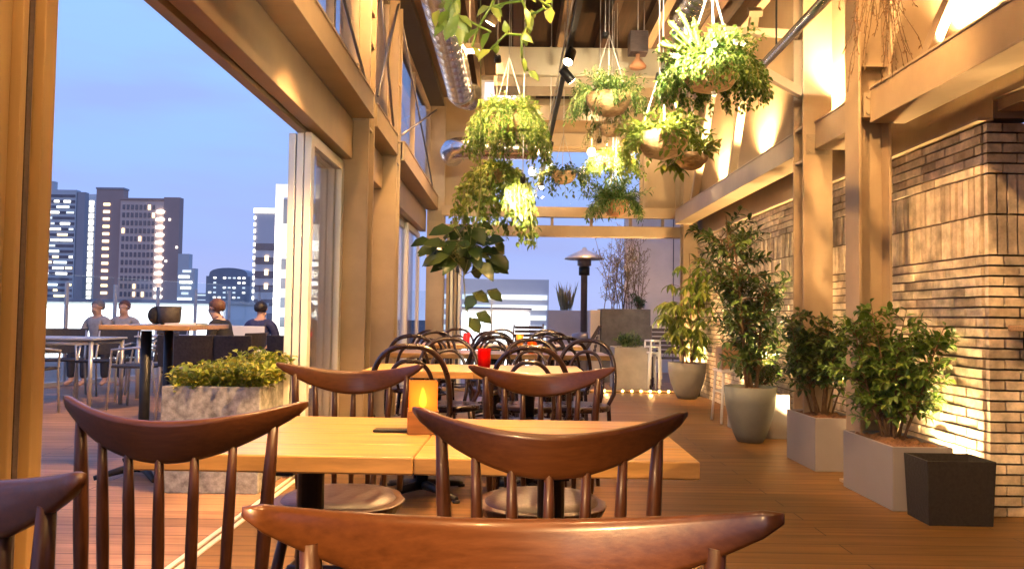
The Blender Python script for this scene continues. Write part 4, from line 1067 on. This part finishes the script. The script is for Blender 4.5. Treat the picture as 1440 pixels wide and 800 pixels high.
# fine vines top right
t = thing('hanging_vine', 'fine dry trailing vine hanging beside the near right column', 'hanging plant', W(1245, -60, Y=4.4)); r_ = random.Random(10); ms = MB(); ml = MB()
for i in range(46):
    pl = stem_poly(r_, (r_.uniform(-.13, .13), r_.uniform(-.1, .1), r_.uniform(-.05, .1)), (r_.uniform(-.3, .3), r_.uniform(-.3, .3), -1), r_.uniform(.2, .78), 9, .28, -.2)
    ms.tube(pl, .0022, 4, cap=False); leaves_on(ml, pl, r_, .05, 18, .024, .008)
ms.tube([Vector((0, 0, 0)), Vector((0, 0, 4.29-t.location.z))], .004, 5)
ms.build('stem', 'bark', t); ml.build('foliage', 'leaf_fine', t)
# red lantern / sprinkler shape
t = thing('pendant_speaker', 'dark red hanging box with a small flared bell below the ceiling', 'pendant', W(897, 68, Y=7.2))
MB().box(-.085, .085, -.08, .08, -.06, .14).build('casing', 'slat_brown', t, .006)
MB().lathe([(.075, -.19), (.08, -.17), (.05, -.13), (.02, -.10), (.02, -.06)], 18).build('bell', 'terracotta', t)
MB().tube([(0, 0, .14), (0, 0, 4.29-t.location.z)], .005, 5).build('rod', 'wire', t)

# ================================================================== TERRACE (left outdoors)
a = W(222, 693, Z=0); b = W(365, 693, Z=0); print('conc', a, b)
t = thing('concrete_planter', 'rough concrete planter full of yellow-green ground shrubs outside the opening', 'planter', ((a.x+b.x)/2, a.y+.24, 0))
open_box(MB(), b.x-a.x, .48, .60, .03).build('planter_box', 'concrete', t, .006)
soil_sheet(t, -(b.x-a.x)/2+.031, (b.x-a.x)/2-.031, -.208, .208, .565)
r_ = random.Random(14); ms = MB(); ml = MB(); hw = (b.x-a.x)/2
for i in range(330):
    x = r_.uniform(-hw-.01, hw+.01); y = r_.uniform(-.24, .24); hh = r_.uniform(.07, .17)+.05*math.sin(x*9)+.04*(y > 0)
    pl = stem_poly(r_, (x*.93, y*.93, .57), (r_.uniform(-.5, .5)+x*.6, r_.uniform(-.5, .5)+y*.6, 1), hh, 4, .2); ms.tube(pl, .002, 4, cap=False); leaves_on(ml, pl, r_, .15, 10, .046, .030)
ms.build('stem', 'green_stem', t); ml.build('foliage', 'leaf_box', t)

# bar table
t = thing('bar_table', 'tall wooden table with two black posts on the terrace', 'table', (-2.27, 5.2, 0), R(4))
MB().box(-.27, .27, -.42, .42, .905, .935).build('tabletop', 'table_oak', t, .004)
for (x, y) in ((-.03, -.30), (-.10, .28)):
    MB().lathe([(.032, .03), (.032, .9)], 14, (x, y, 0)).build('post', 'black_iron', t)
    m = MB()
    for k in range(4):
        d = Vector((math.cos(k*1.571+.6), math.sin(k*1.571+.6), 0)); m.tube([Vector((x, y, .06)), Vector((x, y, .05))+d*.12, Vector((x, y, .018))+d*.27], [.03, .024, .014], 8)
    m.build('foot', 'black_iron', t)
p = W(235, 451, Z=.94)
t = thing('table_basket', 'black woven basket on the tall terrace table', 'basket', (-2.25, 5.15, .9355))
MB().lathe([(.05, 0), (.07, .02), (.075, .12), (.07, .12), (.06, .03), (0, .02)], 20).build('basket_body', 'wicker_black', t)
MB().ball((-.085, .0, .06), .055, .05, .06).build('cloth_bundle', 'tee_black', t)
tag(MB().box(-.10, .10, -.10, .09, 0, .012).build('menu_sheet', 'paper', None, .002, (-2.08, 5.02, .9355)), 'pale open menu lying on the tall terrace table', 'menu')

# grey metal table
p = W(139, 567, Z=0); print('grey', p)
t = thing('terrace_table', 'grey topped metal terrace table with thin silver legs', 'table', (-4.76, 8.35, 0), 0, 'terrace tables')
MB().box(-.5, .5, -.36, .36, .715, .735).build('tabletop', 'grey_top', t, .004)
MB().tube([(-.45, -.31, .68), (.45, -.31, .68), (.45, .31, .68), (-.45, .31, .68)], .016, 6, closed=True).build('frame', 'silver_leg', t)
for sx in (-1, 1):
    for sy in (-1, 1): MB().tube([(.46*sx, .32*sy, .71), (.46*sx, .32*sy, 0)], .022, 10).build('leg', 'silver_leg', t)
t2 = copy_tree(t); t2.location = (-3.9, 9.5, 0); t2['label'] = 'second grey terrace table, near the man in the black T-shirt'
t2 = copy_tree(t); t2.location = (-2.3, 9.6, 0); t2['label'] = 'far grey terrace table in front of the person in navy'

def wick_chair():
    t = thing('terrace_chair', '', 'chair', group='black woven terrace chairs')
    MB().box(-.23, .23, -.22, .24, .43, .455).build('seat', 'wicker_black', t, .01)
    m = MB(); n = 8; vs = []; fs = []
    for i in range(n+1):
        x = -.25+.5*i/n; y = -.24-.05*(1-(2*i/n-1)**2)
        vs += [(x, y, .50), (x, y-.05, .80), (x, y-.075, .80), (x, y-.025, .50)]
    for i in range(n):
        for k in range(4): fs.append((i*4+k, i*4+(k+1) % 4, (i+1)*4+(k+1) % 4, (i+1)*4+k))
    fs += [(0, 3, 2, 1), (n*4, n*4+1, n*4+2, n*4+3)]
    m.add(vs, fs); m.build('backrest', 'wicker_black', t, .006)
    for sx in (-1, 1):
        MB().tube([(.235*sx, .22, 0), (.225*sx, .20, .44), (.25*sx, .18, .62), (.255*sx, -.1, .645), (.25*sx, -.26, .62)], .0125, 8).build('armrest', 'silver_leg', t)
        MB().tube([(.25*sx, -.30, 0), (.235*sx, -.23, .44), (.235*sx, -.30, .78)], .0125, 8).build('leg', 'silver_leg', t)
    return t
wc = wick_chair(); used = False
WCH = [(-5.25, 7.35, -14, 'black terrace chair at the left picture edge by the grey table'), (-4.75, 7.65, 0, 'black terrace chair tucked at the near side of the grey table'), (-4.7, 9.1, 180, 'black terrace chair across the grey table'), (-3.95, 8.35, 92, 'black terrace chair at the right end of the grey table'),
       (-5.3, 9.2, 200, 'black terrace chair at the far left corner of the grey table'), (-3.15, 7.75, 10, 'black terrace chair with its back to us beside the tall table posts'), (-2.75, 7.85, 0, 'black terrace chair with its back to us behind the concrete planter'), (-2.18, 8.15, -5, 'black terrace chair behind the right end of the concrete planter'),
       (-3.13, 8.75, 82, 'black terrace chair holding the man in the black T-shirt'), (-3.5, 9.3, 170, 'black terrace chair beyond the tall table'), (-2.0, 10.6, 180, 'black terrace chair far behind the sliding doors'), (-4.4, 9.7, 165, 'black terrace chair near the glass railing')]
for x, y, rz, lab in WCH: place(wc, used, (x, y, 0), R(rz), lab); used = True

# people --------------------------------------------------------------
def skinmesh(name, verts, edges, radii, mat, parent, sub=1):
    me = bpy.data.meshes.new(name); me.from_pydata(verts, edges, []); me.update()
    o = bpy.data.objects.new(name, me); COL.objects.link(o); o.parent = parent; me.materials.append(MATS[mat])
    bm = bmesh.new(); bm.from_mesh(me); bm.verts.layers.skin.verify(); bm.to_mesh(me); bm.free()
    for i, s in enumerate(me.skin_vertices[0].data):
        s.radius = radii[i] if hasattr(radii[i], '__len__') else (radii[i], radii[i]); s.use_root = (i == 0)
    md = o.modifiers.new('skin', 'SKIN'); md.use_smooth_shade = True
    sd = o.modifiers.new('subd', 'SUBSURF'); sd.levels = sub; sd.render_levels = sub+1
    return o
def person(label, x, y, rz, shirt, hair, lean=.1, head_turn=0.0, armL=None, armR=None, seat=.50):
    t = thing('person', label, 'person', (x, y, 0), rz); t.scale = (.87, .87, .87)
    V = []; E = []; Rr = []
    def add(p, r_, par=None):
        V.append(tuple(p)); Rr.append(r_); i = len(V)-1
        if par is not None: E.append((par, i))
        return i
    ln = lean
    pel = add((0, 0, seat+.09), (.15, .11)); bel = add((0, ln*.3, seat+.24), (.135, .10), pel); ch = add((0, ln*.75, seat+.42), (.15, .105), bel)
    up = add((0, ln, seat+.53), (.10, .075), ch); nk = add((0, ln*1.15, seat+.60), .052, up)
    hy = ln*1.35; jaw = add((0, hy+.02, seat+.665), .066, nk); sk = add((0, hy+.005, seat+.75), (.078, .095), jaw); crown = add((0, hy, seat+.815), (.06, .07), sk)
    nose = add((.0, hy+.105, seat+.715), .011, jaw); 
    for s in (-1, 1): add((.083*s, hy-.005, seat+.72), .014, sk)
    arms = {}
    for s, tgt in ((-1, armL), (1, armR)):
        sh = Vector((.185*s, ln*.95, seat+.50)); hand = Vector(tgt) if tgt else Vector((.14*s, .38, seat+.22))
        mid = (sh+hand)/2; el = mid+Vector((.09*s, -.10, -.12))
        a = add(sh, .055, up); e_ = add(el, .042, a); w_ = add(hand, .026, e_); d = (hand-el).normalized()
        palm = add(hand+d*.05, (.036, .018), w_); arms[s] = (sh, el, hand)
        sd = d.cross(Vector((0, 0, 1))).normalized()
        for k in range(4):
            o_ = sd*(.022-.0147*k); f1 = add(hand+d*.10+o_, .009, palm); add(hand+d*(.13+.012*(k in (1, 2)))+o_+Vector((0, 0, -.02)), .008, f1)
        th = add(hand+d*.055-sd*.042*s, .01, w_); add(hand+d*.085-sd*.05*s, .009, th)
    for s in (-1, 1):
        hip = add((.095*s, .03, seat+.06), .085, pel); kn = add((.12*s, .43, seat+.03), .06, hip); an = add((.12*s, .42, .09), .04, kn); add((.13*s, .55, .035), .035, an)
    skinmesh('body', V, E, Rr, 'skin', t)
    # shirt
    V2 = []; E2 = []; R2 = []
    def add2(p, r_, par=None):
        V2.append(tuple(p)); R2.append(r_); i = len(V2)-1
        if par is not None: E2.append((par, i))
        return i
    a0 = add2((0, -.005, seat+.06), (.17, .13)); a1 = add2((0, ln*.3, seat+.24), (.155, .12), a0); a2 = add2((0, ln*.75, seat+.42), (.168, .122), a1); a3 = add2((0, ln, seat+.545), (.105, .085), a2)
    for s in (-1, 1):
        sh, el, hand = arms[s]; q = add2(sh, .068, a3); add2(sh.lerp(el, .75), .062, q)
    skinmesh('shirt', V2, E2, R2, shirt, t)
    V3 = []; E3 = []; R3 = []
    V3.append((0, 0, seat+.06)); R3.append((.165, .12))
    for s in (-1, 1):
        i = len(V3); V3.extend([(.10*s, .05, seat+.055), (.125*s, .43, seat+.03), (.122*s, .425, .12)]); R3.extend([.098, .075, .06]); E3.extend([(0, i), (i, i+1), (i+1, i+2)])
    skinmesh('trousers', V3, E3, R3, 'trousers', t)
    m = MB(); hc_ = Vector((0, hy-.018, seat+.775)); r_ = random.Random(int(x*100)); vs = []; fs = []; seg = 18; rings = 9
    for i in range(rings+1):
        th = math.pi*.74*i/rings
        for k in range(seg):
            a = 2*math.pi*k/seg; front = max(0, math.sin(a)); q = th*(1-.50*front); j = 1+r_.uniform(-.03, .05)
            vs.append(hc_+Vector((.090*j*math.sin(q)*math.cos(a), .108*j*math.sin(q)*math.sin(a), .098*j*math.cos(q)-.02)))
    for i in range(rings):
        for k in range(seg): fs.append((i*seg+k, (i+1)*seg+k, (i+1)*seg+(k+1) % seg, i*seg+(k+1) % seg))
    m.add(vs, fs, True); m.build('hair', hair, t)
    return t
person('person in a black T-shirt with reddish brown hair, reading at a terrace table', -3.13, 8.75, R(82), 'tee_black', 'hair_brown', .16, armL=(-.12, .36, .70), armR=(.16, .34, .70))
person('person in a navy top seen from behind on the terrace', -3.15, 9.75, R(-8), 'tee_navy', 'hair_black', .06)
person('person in dark patterned top at the left, half hidden by the door post', -5.28, 7.45, R(-14), 'tee_print', 'hair_black', .06)
person('person in pale grey sitting by the railing in front of the bright white block, left one', -5.72, 10.9, R(165), 'tee_grey', 'hair_grey', .05)
person('person in pale grey sitting by the railing in front of the bright white block, right one', -5.42, 11.0, R(185), 'tee_grey', 'hair_brown', .05)
person('person mostly hidden behind the white door stiles on the terrace', -2.55, 9.9, R(160), 'tee_black', 'hair_black', .05)
# pale chair of the navy person
t = thing('pale_chair', 'pale mauve plastic chair holding the person in navy', 'chair', (-3.15, 9.72, 0), R(-8))
MB().box(-.22, .22, -.22, .22, .43, .45).build('seat', 'white_paint', t, .01); MB().box(-.21, .21, -.25, -.235, .50, .86).build('backrest', 'white_paint', t, .03)
for sx in (-1, 1):
    for sy in (-1, 1): MB().tube([(.2*sx, .2*sy, .43), (.22*sx, .23*sy, 0)], .012, 8).build('leg', 'silver_leg', t)
    MB().tube([(.19*sx, -.22, .44), (.19*sx, -.232, .6)], .010, 6).build('upright', 'silver_leg', t)

# glass railing
def railing(label, A, B, n, h=1.5):
    A = Vector(A); B = Vector(B); t = thing('glass_railing', label, 'railing', A, math.atan2((B-A).y, (B-A).x), 'glass railings'); Lr = (B-A).length
    for k in range(n+1):
        x = Lr*k/n; MB().box(x-.02, x+.02, -.02, .02, 0, h-.1).build('post', 'silver_leg', t, .003)
    for k in range(n):
        x0_ = Lr*k/n+.03; x1_ = Lr*(k+1)/n-.03; MB().box(x0_, x1_, -.006, .006, .08, h).build('glass_panel', 'glass_rail', t)
    MB().box(0, Lr, -.03, .03, .0, .06).build('base_rail', 'silver_leg', t)
railing('glass railing along the left terrace edge before the city towers', (-6.9, 8.4, 0), (-4.35, 15.1, 0), 9)
railing('glass railing along the far terrace edge', (-4.3, 15.15, 0), (-.4, 15.6, 0), 4)

# ================================================================== END TERRACE
t = thing('patio_heater', 'tall patio heater with a round metal shade beyond the end doorway', 'patio heater', W(821, 440, Y=13)*1); t.location.z = 0
MB().lathe([(.22, 0), (.22, .05), (.2, .7), (.19, .75), (.05, .78)], 24).build('base', 'steel_grey', t)
MB().lathe([(.055, .78), (.055, 1.86), (.115, 1.88), (.115, 1.98), (.08, 2.0), (.05, 2.03)], 20).build('pole', 'steel_grey', t)
MB().lathe([(.33, 1.985), (.335, 2.0), (.2, 2.08), (.05, 2.14), (.03, 2.18), (.0, 2.19)], 32).build('shade', 'heater_shade', t)
MB().lathe([(.09, 1.72), (.092, 1.86)], 20).build('burner_grille', 'black_iron', t)
def planter2(name, label, px0, px1, ytop, Y, d, z0, mat):
    a = W(px0, ytop, Y=Y); b = W(px1, ytop, Y=Y)
    t = thing(name, label, 'planter', ((a.x+b.x)/2, Y+d/2, 0), 0, 'end terrace planters')
    open_box(MB(), b.x-a.x, d, a.z, .03).build('planter_box', mat, t, .006); soil_sheet(t, -(b.x-a.x)/2+.031, (b.x-a.x)/2-.031, -d/2+.031, d/2-.031, a.z-.04)
    return t, a.z
t, z = planter2('tall_planter', 'big dark concrete planter with thin bamboo on the end terrace', 846, 915, 434, 12.4, .6, 0, 'concrete_dark')
r_ = random.Random(16); ms = MB(); ml = MB()
for i in range(17):
    pl = stem_poly(r_, (r_.uniform(-.33, .3), r_.uniform(-.2, .2), z-.05), (r_.uniform(-.18, .18), r_.uniform(-.1, .1), 1), r_.uniform(.8, 1.5), 8, .07); ms.tube(pl, [.007*(1-.7*k/8) for k in range(9)], 5)
    for j in range(20):
        q = r_.randint(1, 7); bl = stem_poly(r_, pl[q], (r_.uniform(-1, 1), r_.uniform(-1, 1), .8), r_.uniform(.12, .3), 3, .2); ms.tube(bl, .0025, 4, cap=False); leaves_on(ml, bl, r_, .2, 6, .06, .014)
ms.build('stem', 'bark', t); ml.build('foliage', 'leaf_dry', t)
mg = MB()
shrub(17, (.25, -.1, z-.05), .4, .16, 7, 5, 8, .05, .025, t, 'leaf_dark')
t, z = planter2('concrete_planter', 'square pale concrete planter with small fern on the end terrace', 864, 912, 488, 11.25, .5, 0, 'concrete_plain')
shrub(18, (0, 0, z-.05), .28, .26, 14, 4, 9, .06, .018, t, 'leaf_fern', 'green_stem')
t, z = planter2('long_planter', 'long mauve concrete planter with a grass tuft behind the heater', 770, 846, 436, 14.2, .5, 0, 'wall_mauve')
r_ = random.Random(19); ml = MB()
for i in range(90): 
    ml.leaf(Vector((-.15+r_.gauss(0, .06), r_.gauss(0, .06), z-.03)), Vector((r_.uniform(-.3, .3), r_.uniform(-.3, .3), 1)), rv(r_), r_.uniform(.3, .62), .025, .1, .1)
ml.build('foliage', 'leaf_dry', t)
a = W(830, 436, Y=12.45); b = W(845, 436, Y=12.45)
tag(MB().box(a.x, b.x-.01, 12.45, 12.75, 0, a.z).build('pillar', 'wall_mauve', None, .006), 'pale mauve pillar at the left of the big dark planter', 'pillar')
a = W(880, 300, Y=14.8)
t = thing('concrete_wall', 'tall pale concrete wall closing the right of the end terrace', 'wall', (a.x, 14.8, 0))
MB().box(0, 3.5, 0, .2, 0, 3.4).build('wall_slab', 'wall_mauve', t); MB().box(.9, .92, -.006, .0, 0, 3.4).box(1.7, 1.72, -.006, .0, 0, 3.4).build('joint', 'concrete_dark', t)
def slat_chair():
    t = thing('slatted_chair', '', 'chair', group='dark slatted folding chairs')
    for k in range(6): MB().box(-.22, .22, -.235-.012*k, -.22-.012*k, .50+k*.065, .548+k*.065).build('slat', 'slat_brown', t)
    m = MB()
    for k in range(6): m.box(-.22, .22, -.2+k*.07, -.14+k*.07, .435, .455)
    m.build('seat', 'slat_brown', t)
    for sx in (-1, 1):
        MB().bar((.235*sx, .22, 0), (.235*sx, -.31, .9), .025, .03).build('leg', 'slat_brown', t); MB().bar((.205*sx, -.26, 0), (.205*sx, .2, .43), .025, .03).build('leg', 'slat_brown', t)
    return t
sc = slat_chair(); used = False
for px_, Y, rz, lab in ((741, 12.3, 175, 'dark slatted folding chair in front of the long mauve planter'), (815, 11.9, 80, 'dark slatted folding chair turned sideways by the mauve pillar'), (938, 11.55, 170, 'dark slatted folding chair beside the umbrella plant pot')):
    place(sc, used, (W(px_, 500, Y=Y).x, Y, 0), R(rz), lab); used = True
p = W(916, 551, Z=0)
def wstool():
    t = thing('stacking_stool', '', 'stool', group='stacked white stools')
    m = MB(); 
    for sx in (-1, 1):
        for sy in (-1, 1): MB().tube([(0.065*sx, .12*sy, .52), (0.08*sx, .15*sy, 0)], .014, 8).build('leg', 'white_paint', t)
    MB().box(-.075, .075, -.13, .13, .52, .545).build('seat', 'white_paint', t, .008)
    return t
ws = wstool(); used = False
for k, lab in enumerate(('lowest white stool of the stack beside the square concrete planter', 'middle white stool of the stack beside the square concrete planter', 'topmost white stool of the stack beside the square concrete planter')):
    place(ws, used, (p.x+.06, 11.2, .085*k), R(5*k), lab); used = True

# ================================================================== CITY
GZ = -28
def building(name, label, x0, x1, ytop, Y, d, mat, group='city towers'):
    a = W(x0, ytop, Y=Y); b = W(x1, ytop, Y=Y)
    t = thing(name, label, 'building', (a.x, Y, GZ), 0, group); wd = b.x-a.x; h = a.z-GZ
    MB().box(0, wd, 0, d, 0, h).build('wall', mat, t)
    return t, wd, h
def win(t, name, mat, x0, x1, z0, z1, y=-.25, dy=.2):
    return MB().box(x0, x1, y, y+dy, z0, z1).build(name, mat, t)
r_ = random.Random(77)
Y = 400.0; S = Y/FPX
# glass tower
t, wd, h = building('glass_tower', 'blue glass office tower with many lit floors at the far left', 20, 108, 266, Y, 4, 'tower_blue')
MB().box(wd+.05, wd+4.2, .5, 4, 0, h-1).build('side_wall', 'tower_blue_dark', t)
MB().box(wd*.25, wd*.62, 1, 4, h, h+4.5).build('roof_plant', 'tower_blue', t)
fl = 22
for k in range(fl):
    zz = h-2.5-k*2.85; win(t, 'window_band', 'window_dark', .6, wd-.6, zz-1.4, zz)
    x = wd*.25
    for q in range(3):
        if r_.random() < .92:
            x0_ = x+r_.uniform(0, 3); x1_ = min(wd-.8, x0_+r_.uniform(1.5, 8.0)); 
            if x1_ > x0_+.5: win(t, 'lit_window', r_.choice(('win_white', 'win_white', 'win_cool', 'win_dim', 'win_yellow')), x0_, x1_, zz-1.25, zz-.15, -.45, .19)
            x = x1_+r_.uniform(.3, 3)
# stair-lit white slab
t, wd, h = building('white_tower', 'narrow white tower with a bright lit stair strip', 123, 135, 273, Y*1.03, 4, 'tower_white')
for k in range(18): win(t, 'lit_window', 'win_white', wd*.3, wd*.8, h-6-k*3.4, h-3.6-k*3.4)
# dark brown tower
t, wd, h = building('brown_tower', 'dark brown tower with one column of yellow lights', 136, 174, 266, Y*.99, 5, 'tower_brown')
MB().box(-.3, wd+.3, -.3, 5.3, h, h+.9).build('parapet', 'tower_blue_dark', t)
for k in range(18): win(t, 'lit_window', 'win_yellow', wd*.28, wd*.52, h-8.4-k*3.75, h-7.1-k*3.75)
# hotel
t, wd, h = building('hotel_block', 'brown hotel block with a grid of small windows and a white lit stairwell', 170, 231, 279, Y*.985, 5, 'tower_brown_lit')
MB().box(wd+.1, wd+8.2, -.5, 4, 0, h+.8).build('side_face', 'tower_brown', t)  # right face in the darker brown: its shade is put into the colour
MB().box(0, wd, -.6, .0, h-.8, h+.2).build('parapet', 'tower_brown', t)
for i in range(8):
    for k in range(12):
        lit = r_.random() < .07; x = wd*(.05+.098*i); zz = h-3.2-k*4.0
        win(t, 'window', 'win_yellow' if lit else 'window_dark', x, x+wd*.055, zz-2.4, zz)
for k in range(13): 
    zz = h-5.5-k*3.9
    m = MB(); m.prism([(wd*.84, zz-1.9), (wd*.84, zz-.6), (wd*.96, zz), (wd*1.04, zz-.8), (wd*1.02, zz-1.9)], 'y', -.9, -.6); m.build('stair_light', 'win_white', t)
for (a_, b_) in ((.75, 10), (1.25, 24), (.6, 31)): win(t, 'lit_window', 'win_white', wd+8*a_-3.2, wd+8*a_-2.2, h-b_-1, h-b_, -.75, .2)
# small stepped
t, wd, h = building('small_tower', 'small grey office tower right of the hotel with lit floors', 250, 274, 377, Y*.95, 4, 'tower_blue')
MB().box(0, wd*.65, 0, 4, h, h+7).build('upper_block', 'tower_blue', t)
for k in range(9): win(t, 'lit_window', r_.choice(('win_white', 'win_dim', 'win_cool')), wd*r_.uniform(.03, .3), wd*r_.uniform(.6, .97), h-2.0-k*2.7, h-.9-k*2.7)
# domed
t, wd, h = building('domed_block', 'low dark block with a rounded top between the towers', 290, 352, 388, Y*1.2, 16, 'tower_blue_dark')
arc = [(wd*.06, h)]+[(wd*(.5-.44*math.cos(math.pi*k/10)), h+5.2*math.sin(math.pi*k/10)**.6) for k in range(1, 10)]+[(wd*.94, h)]
MB().prism(arc, 'y', 0, 16).build('rounded_roof', 'tower_blue_dark', t)
for k in range(6):
    for i in range(8):
        if r_.random() < .55: win(t, 'lit_window', r_.choice(('win_dim', 'win_white')), wd*(.06+.11*i), wd*(.06+.11*i)+wd*.06, h-1.5-k*3.0, h-.6-k*3.0)
# right tower
t, wd, h = building('striped_tower', 'pale brown tower with dark window stripes beside the door stiles', 358, 400, 293, Y*.7, 14, 'tower_pale')
MB().box(-.2, wd, -.3, 14, h-1.6, h).build('lit_cornice', 'win_white', t)
for k in range(7): win(t, 'window_band', 'window_dark', .8, wd, h-15-k*5.0, h-12.6-k*5.0)
for k in range(13): win(t, 'lit_window', 'win_white', -.05, .6, h-4-k*2.4, h-2.8-k*2.4)
for k in range(3): win(t, 'lit_window', 'win_yellow', wd*.4, wd*.52, h-19-k*5, h-17-k*5, -.5, .2)
# near white block
spot((-23, 74, 0), (-24.5, 90, 6), 24000, 75, .8, (1, .9, .72), .5)
t, wd, h = building('white_block', 'near white framed office block seen through the glass doors', 388, 476, 259, 90, 10, 'tower_white')
win(t, 'window_band', 'window_dark', 1.0, wd-.8, h-4.6, h-1.8)
for k in range(8):
    zz = h-6.5-k*2.2
    win(t, 'window_band', 'window_dark' if k else 'win_white', .9, wd-.8, zz-1.2, zz)
    if k: win(t, 'lit_window', 'win_white', wd*.55, wd*r_.uniform(.75, .88), zz-.8, zz-.3, -.47, .2)
# end building
t, wd, h = building('ribbon_block', 'pale grey office block with white ribbon windows beyond the end doorway', 600, 772, 391, 150, 14, 'tower_pale')
for k in range(6):
    zz = h-3.0-k*1.95; win(t, 'window_band', 'win_dim', .5, wd-.3, zz-.9, zz)
    win(t, 'lit_window', 'win_white', wd*r_.uniform(.30, .55), wd*r_.uniform(.75, .97), zz-.62, zz-.25, -.47, .2)
# more behind
t, wd, h = building('far_block', 'distant low block of offices far behind the railing', 270, 300, 412, Y*1.5, 20, 'tower_blue_dark')
for k in range(4): win(t, 'lit_window', 'win_dim', wd*.1, wd*.85, h-2-k*4, h-1-k*4)
t, wd, h = building('far_block', 'distant low block of offices beside the domed block', 340, 372, 408, Y*1.4, 20, 'tower_blue_dark')
for k in range(4): win(t, 'lit_window', 'win_dim', wd*.1, wd*.85, h-2-k*4, h-1-k*4)
# bright white bands built as blocks, their floodlit look put in as glow
t, wd, h = building('glow_band_block', 'long white block beyond the left railing, made up to glow as a bright band', 0, 318, 423, 60, 10, 'tower_white', 'glowing band blocks')
win(t, 'lit_window', 'band_glow', .3, wd-.3, h-5.5, h-.45); MB().box(-.2, wd+.2, -.6, 10, h, h+.25).build('roof_edge', 'tower_blue_dark', t)  # glowing panel for the band's light, not a known window
win(t, 'glow_strip', 'win_cool', .3, wd-.3, h-.4, h-.2)
t, wd, h = building('glow_band_block', 'white block through the end doorway, made up to glow as a bright band', 640, 746, 434, 60, 10, 'tower_white', 'glowing band blocks')
win(t, 'lit_window', 'band_glow', .2, wd-.1, h-4.5, h-.25); MB().box(-.2, wd+.1, -.4, 10, h, h+.15).build('roof_edge', 'tower_brown', t)  # the second band's light, likewise put in as a glowing panel

# sub-parts: pieces that belong to a part of a thing
SUB = {'lens': 'housing', 'flame': 'wax', 'seat_pad': 'seat', 'pane': 'frame', 'soil': ('planter_box', 'pot'), 'brace_rod': 'frame', 'plug': 'coil', 'shade_rim': 'shade', 'display_frame': 'casing', 'grille': 'casing', 'roof_plant': 'wall', 'parapet': 'wall', 'lit_cornice': 'wall', 'hair': 'body', 'stitching': 'box_body', 'burner_grille': 'pole'}
for o in list(COL.objects):
    if o.parent is None or o.parent.parent is not None: continue
    bn = o.name.split('.')[0]; tg = SUB.get(bn)
    if tg:
        for q in o.parent.children:
            if q.name.split('.')[0] in ((tg,) if isinstance(tg, str) else tg) and q is not o: o.parent = q; break

# ================================================================== view
scn.view_settings.view_transform = 'Standard'; scn.view_settings.look = 'None'
scn.view_settings.exposure = 0.5; scn.view_settings.gamma = 1
scn.render.engine = 'CYCLES'
scn.render.resolution_x = 1024; scn.render.resolution_y = 568
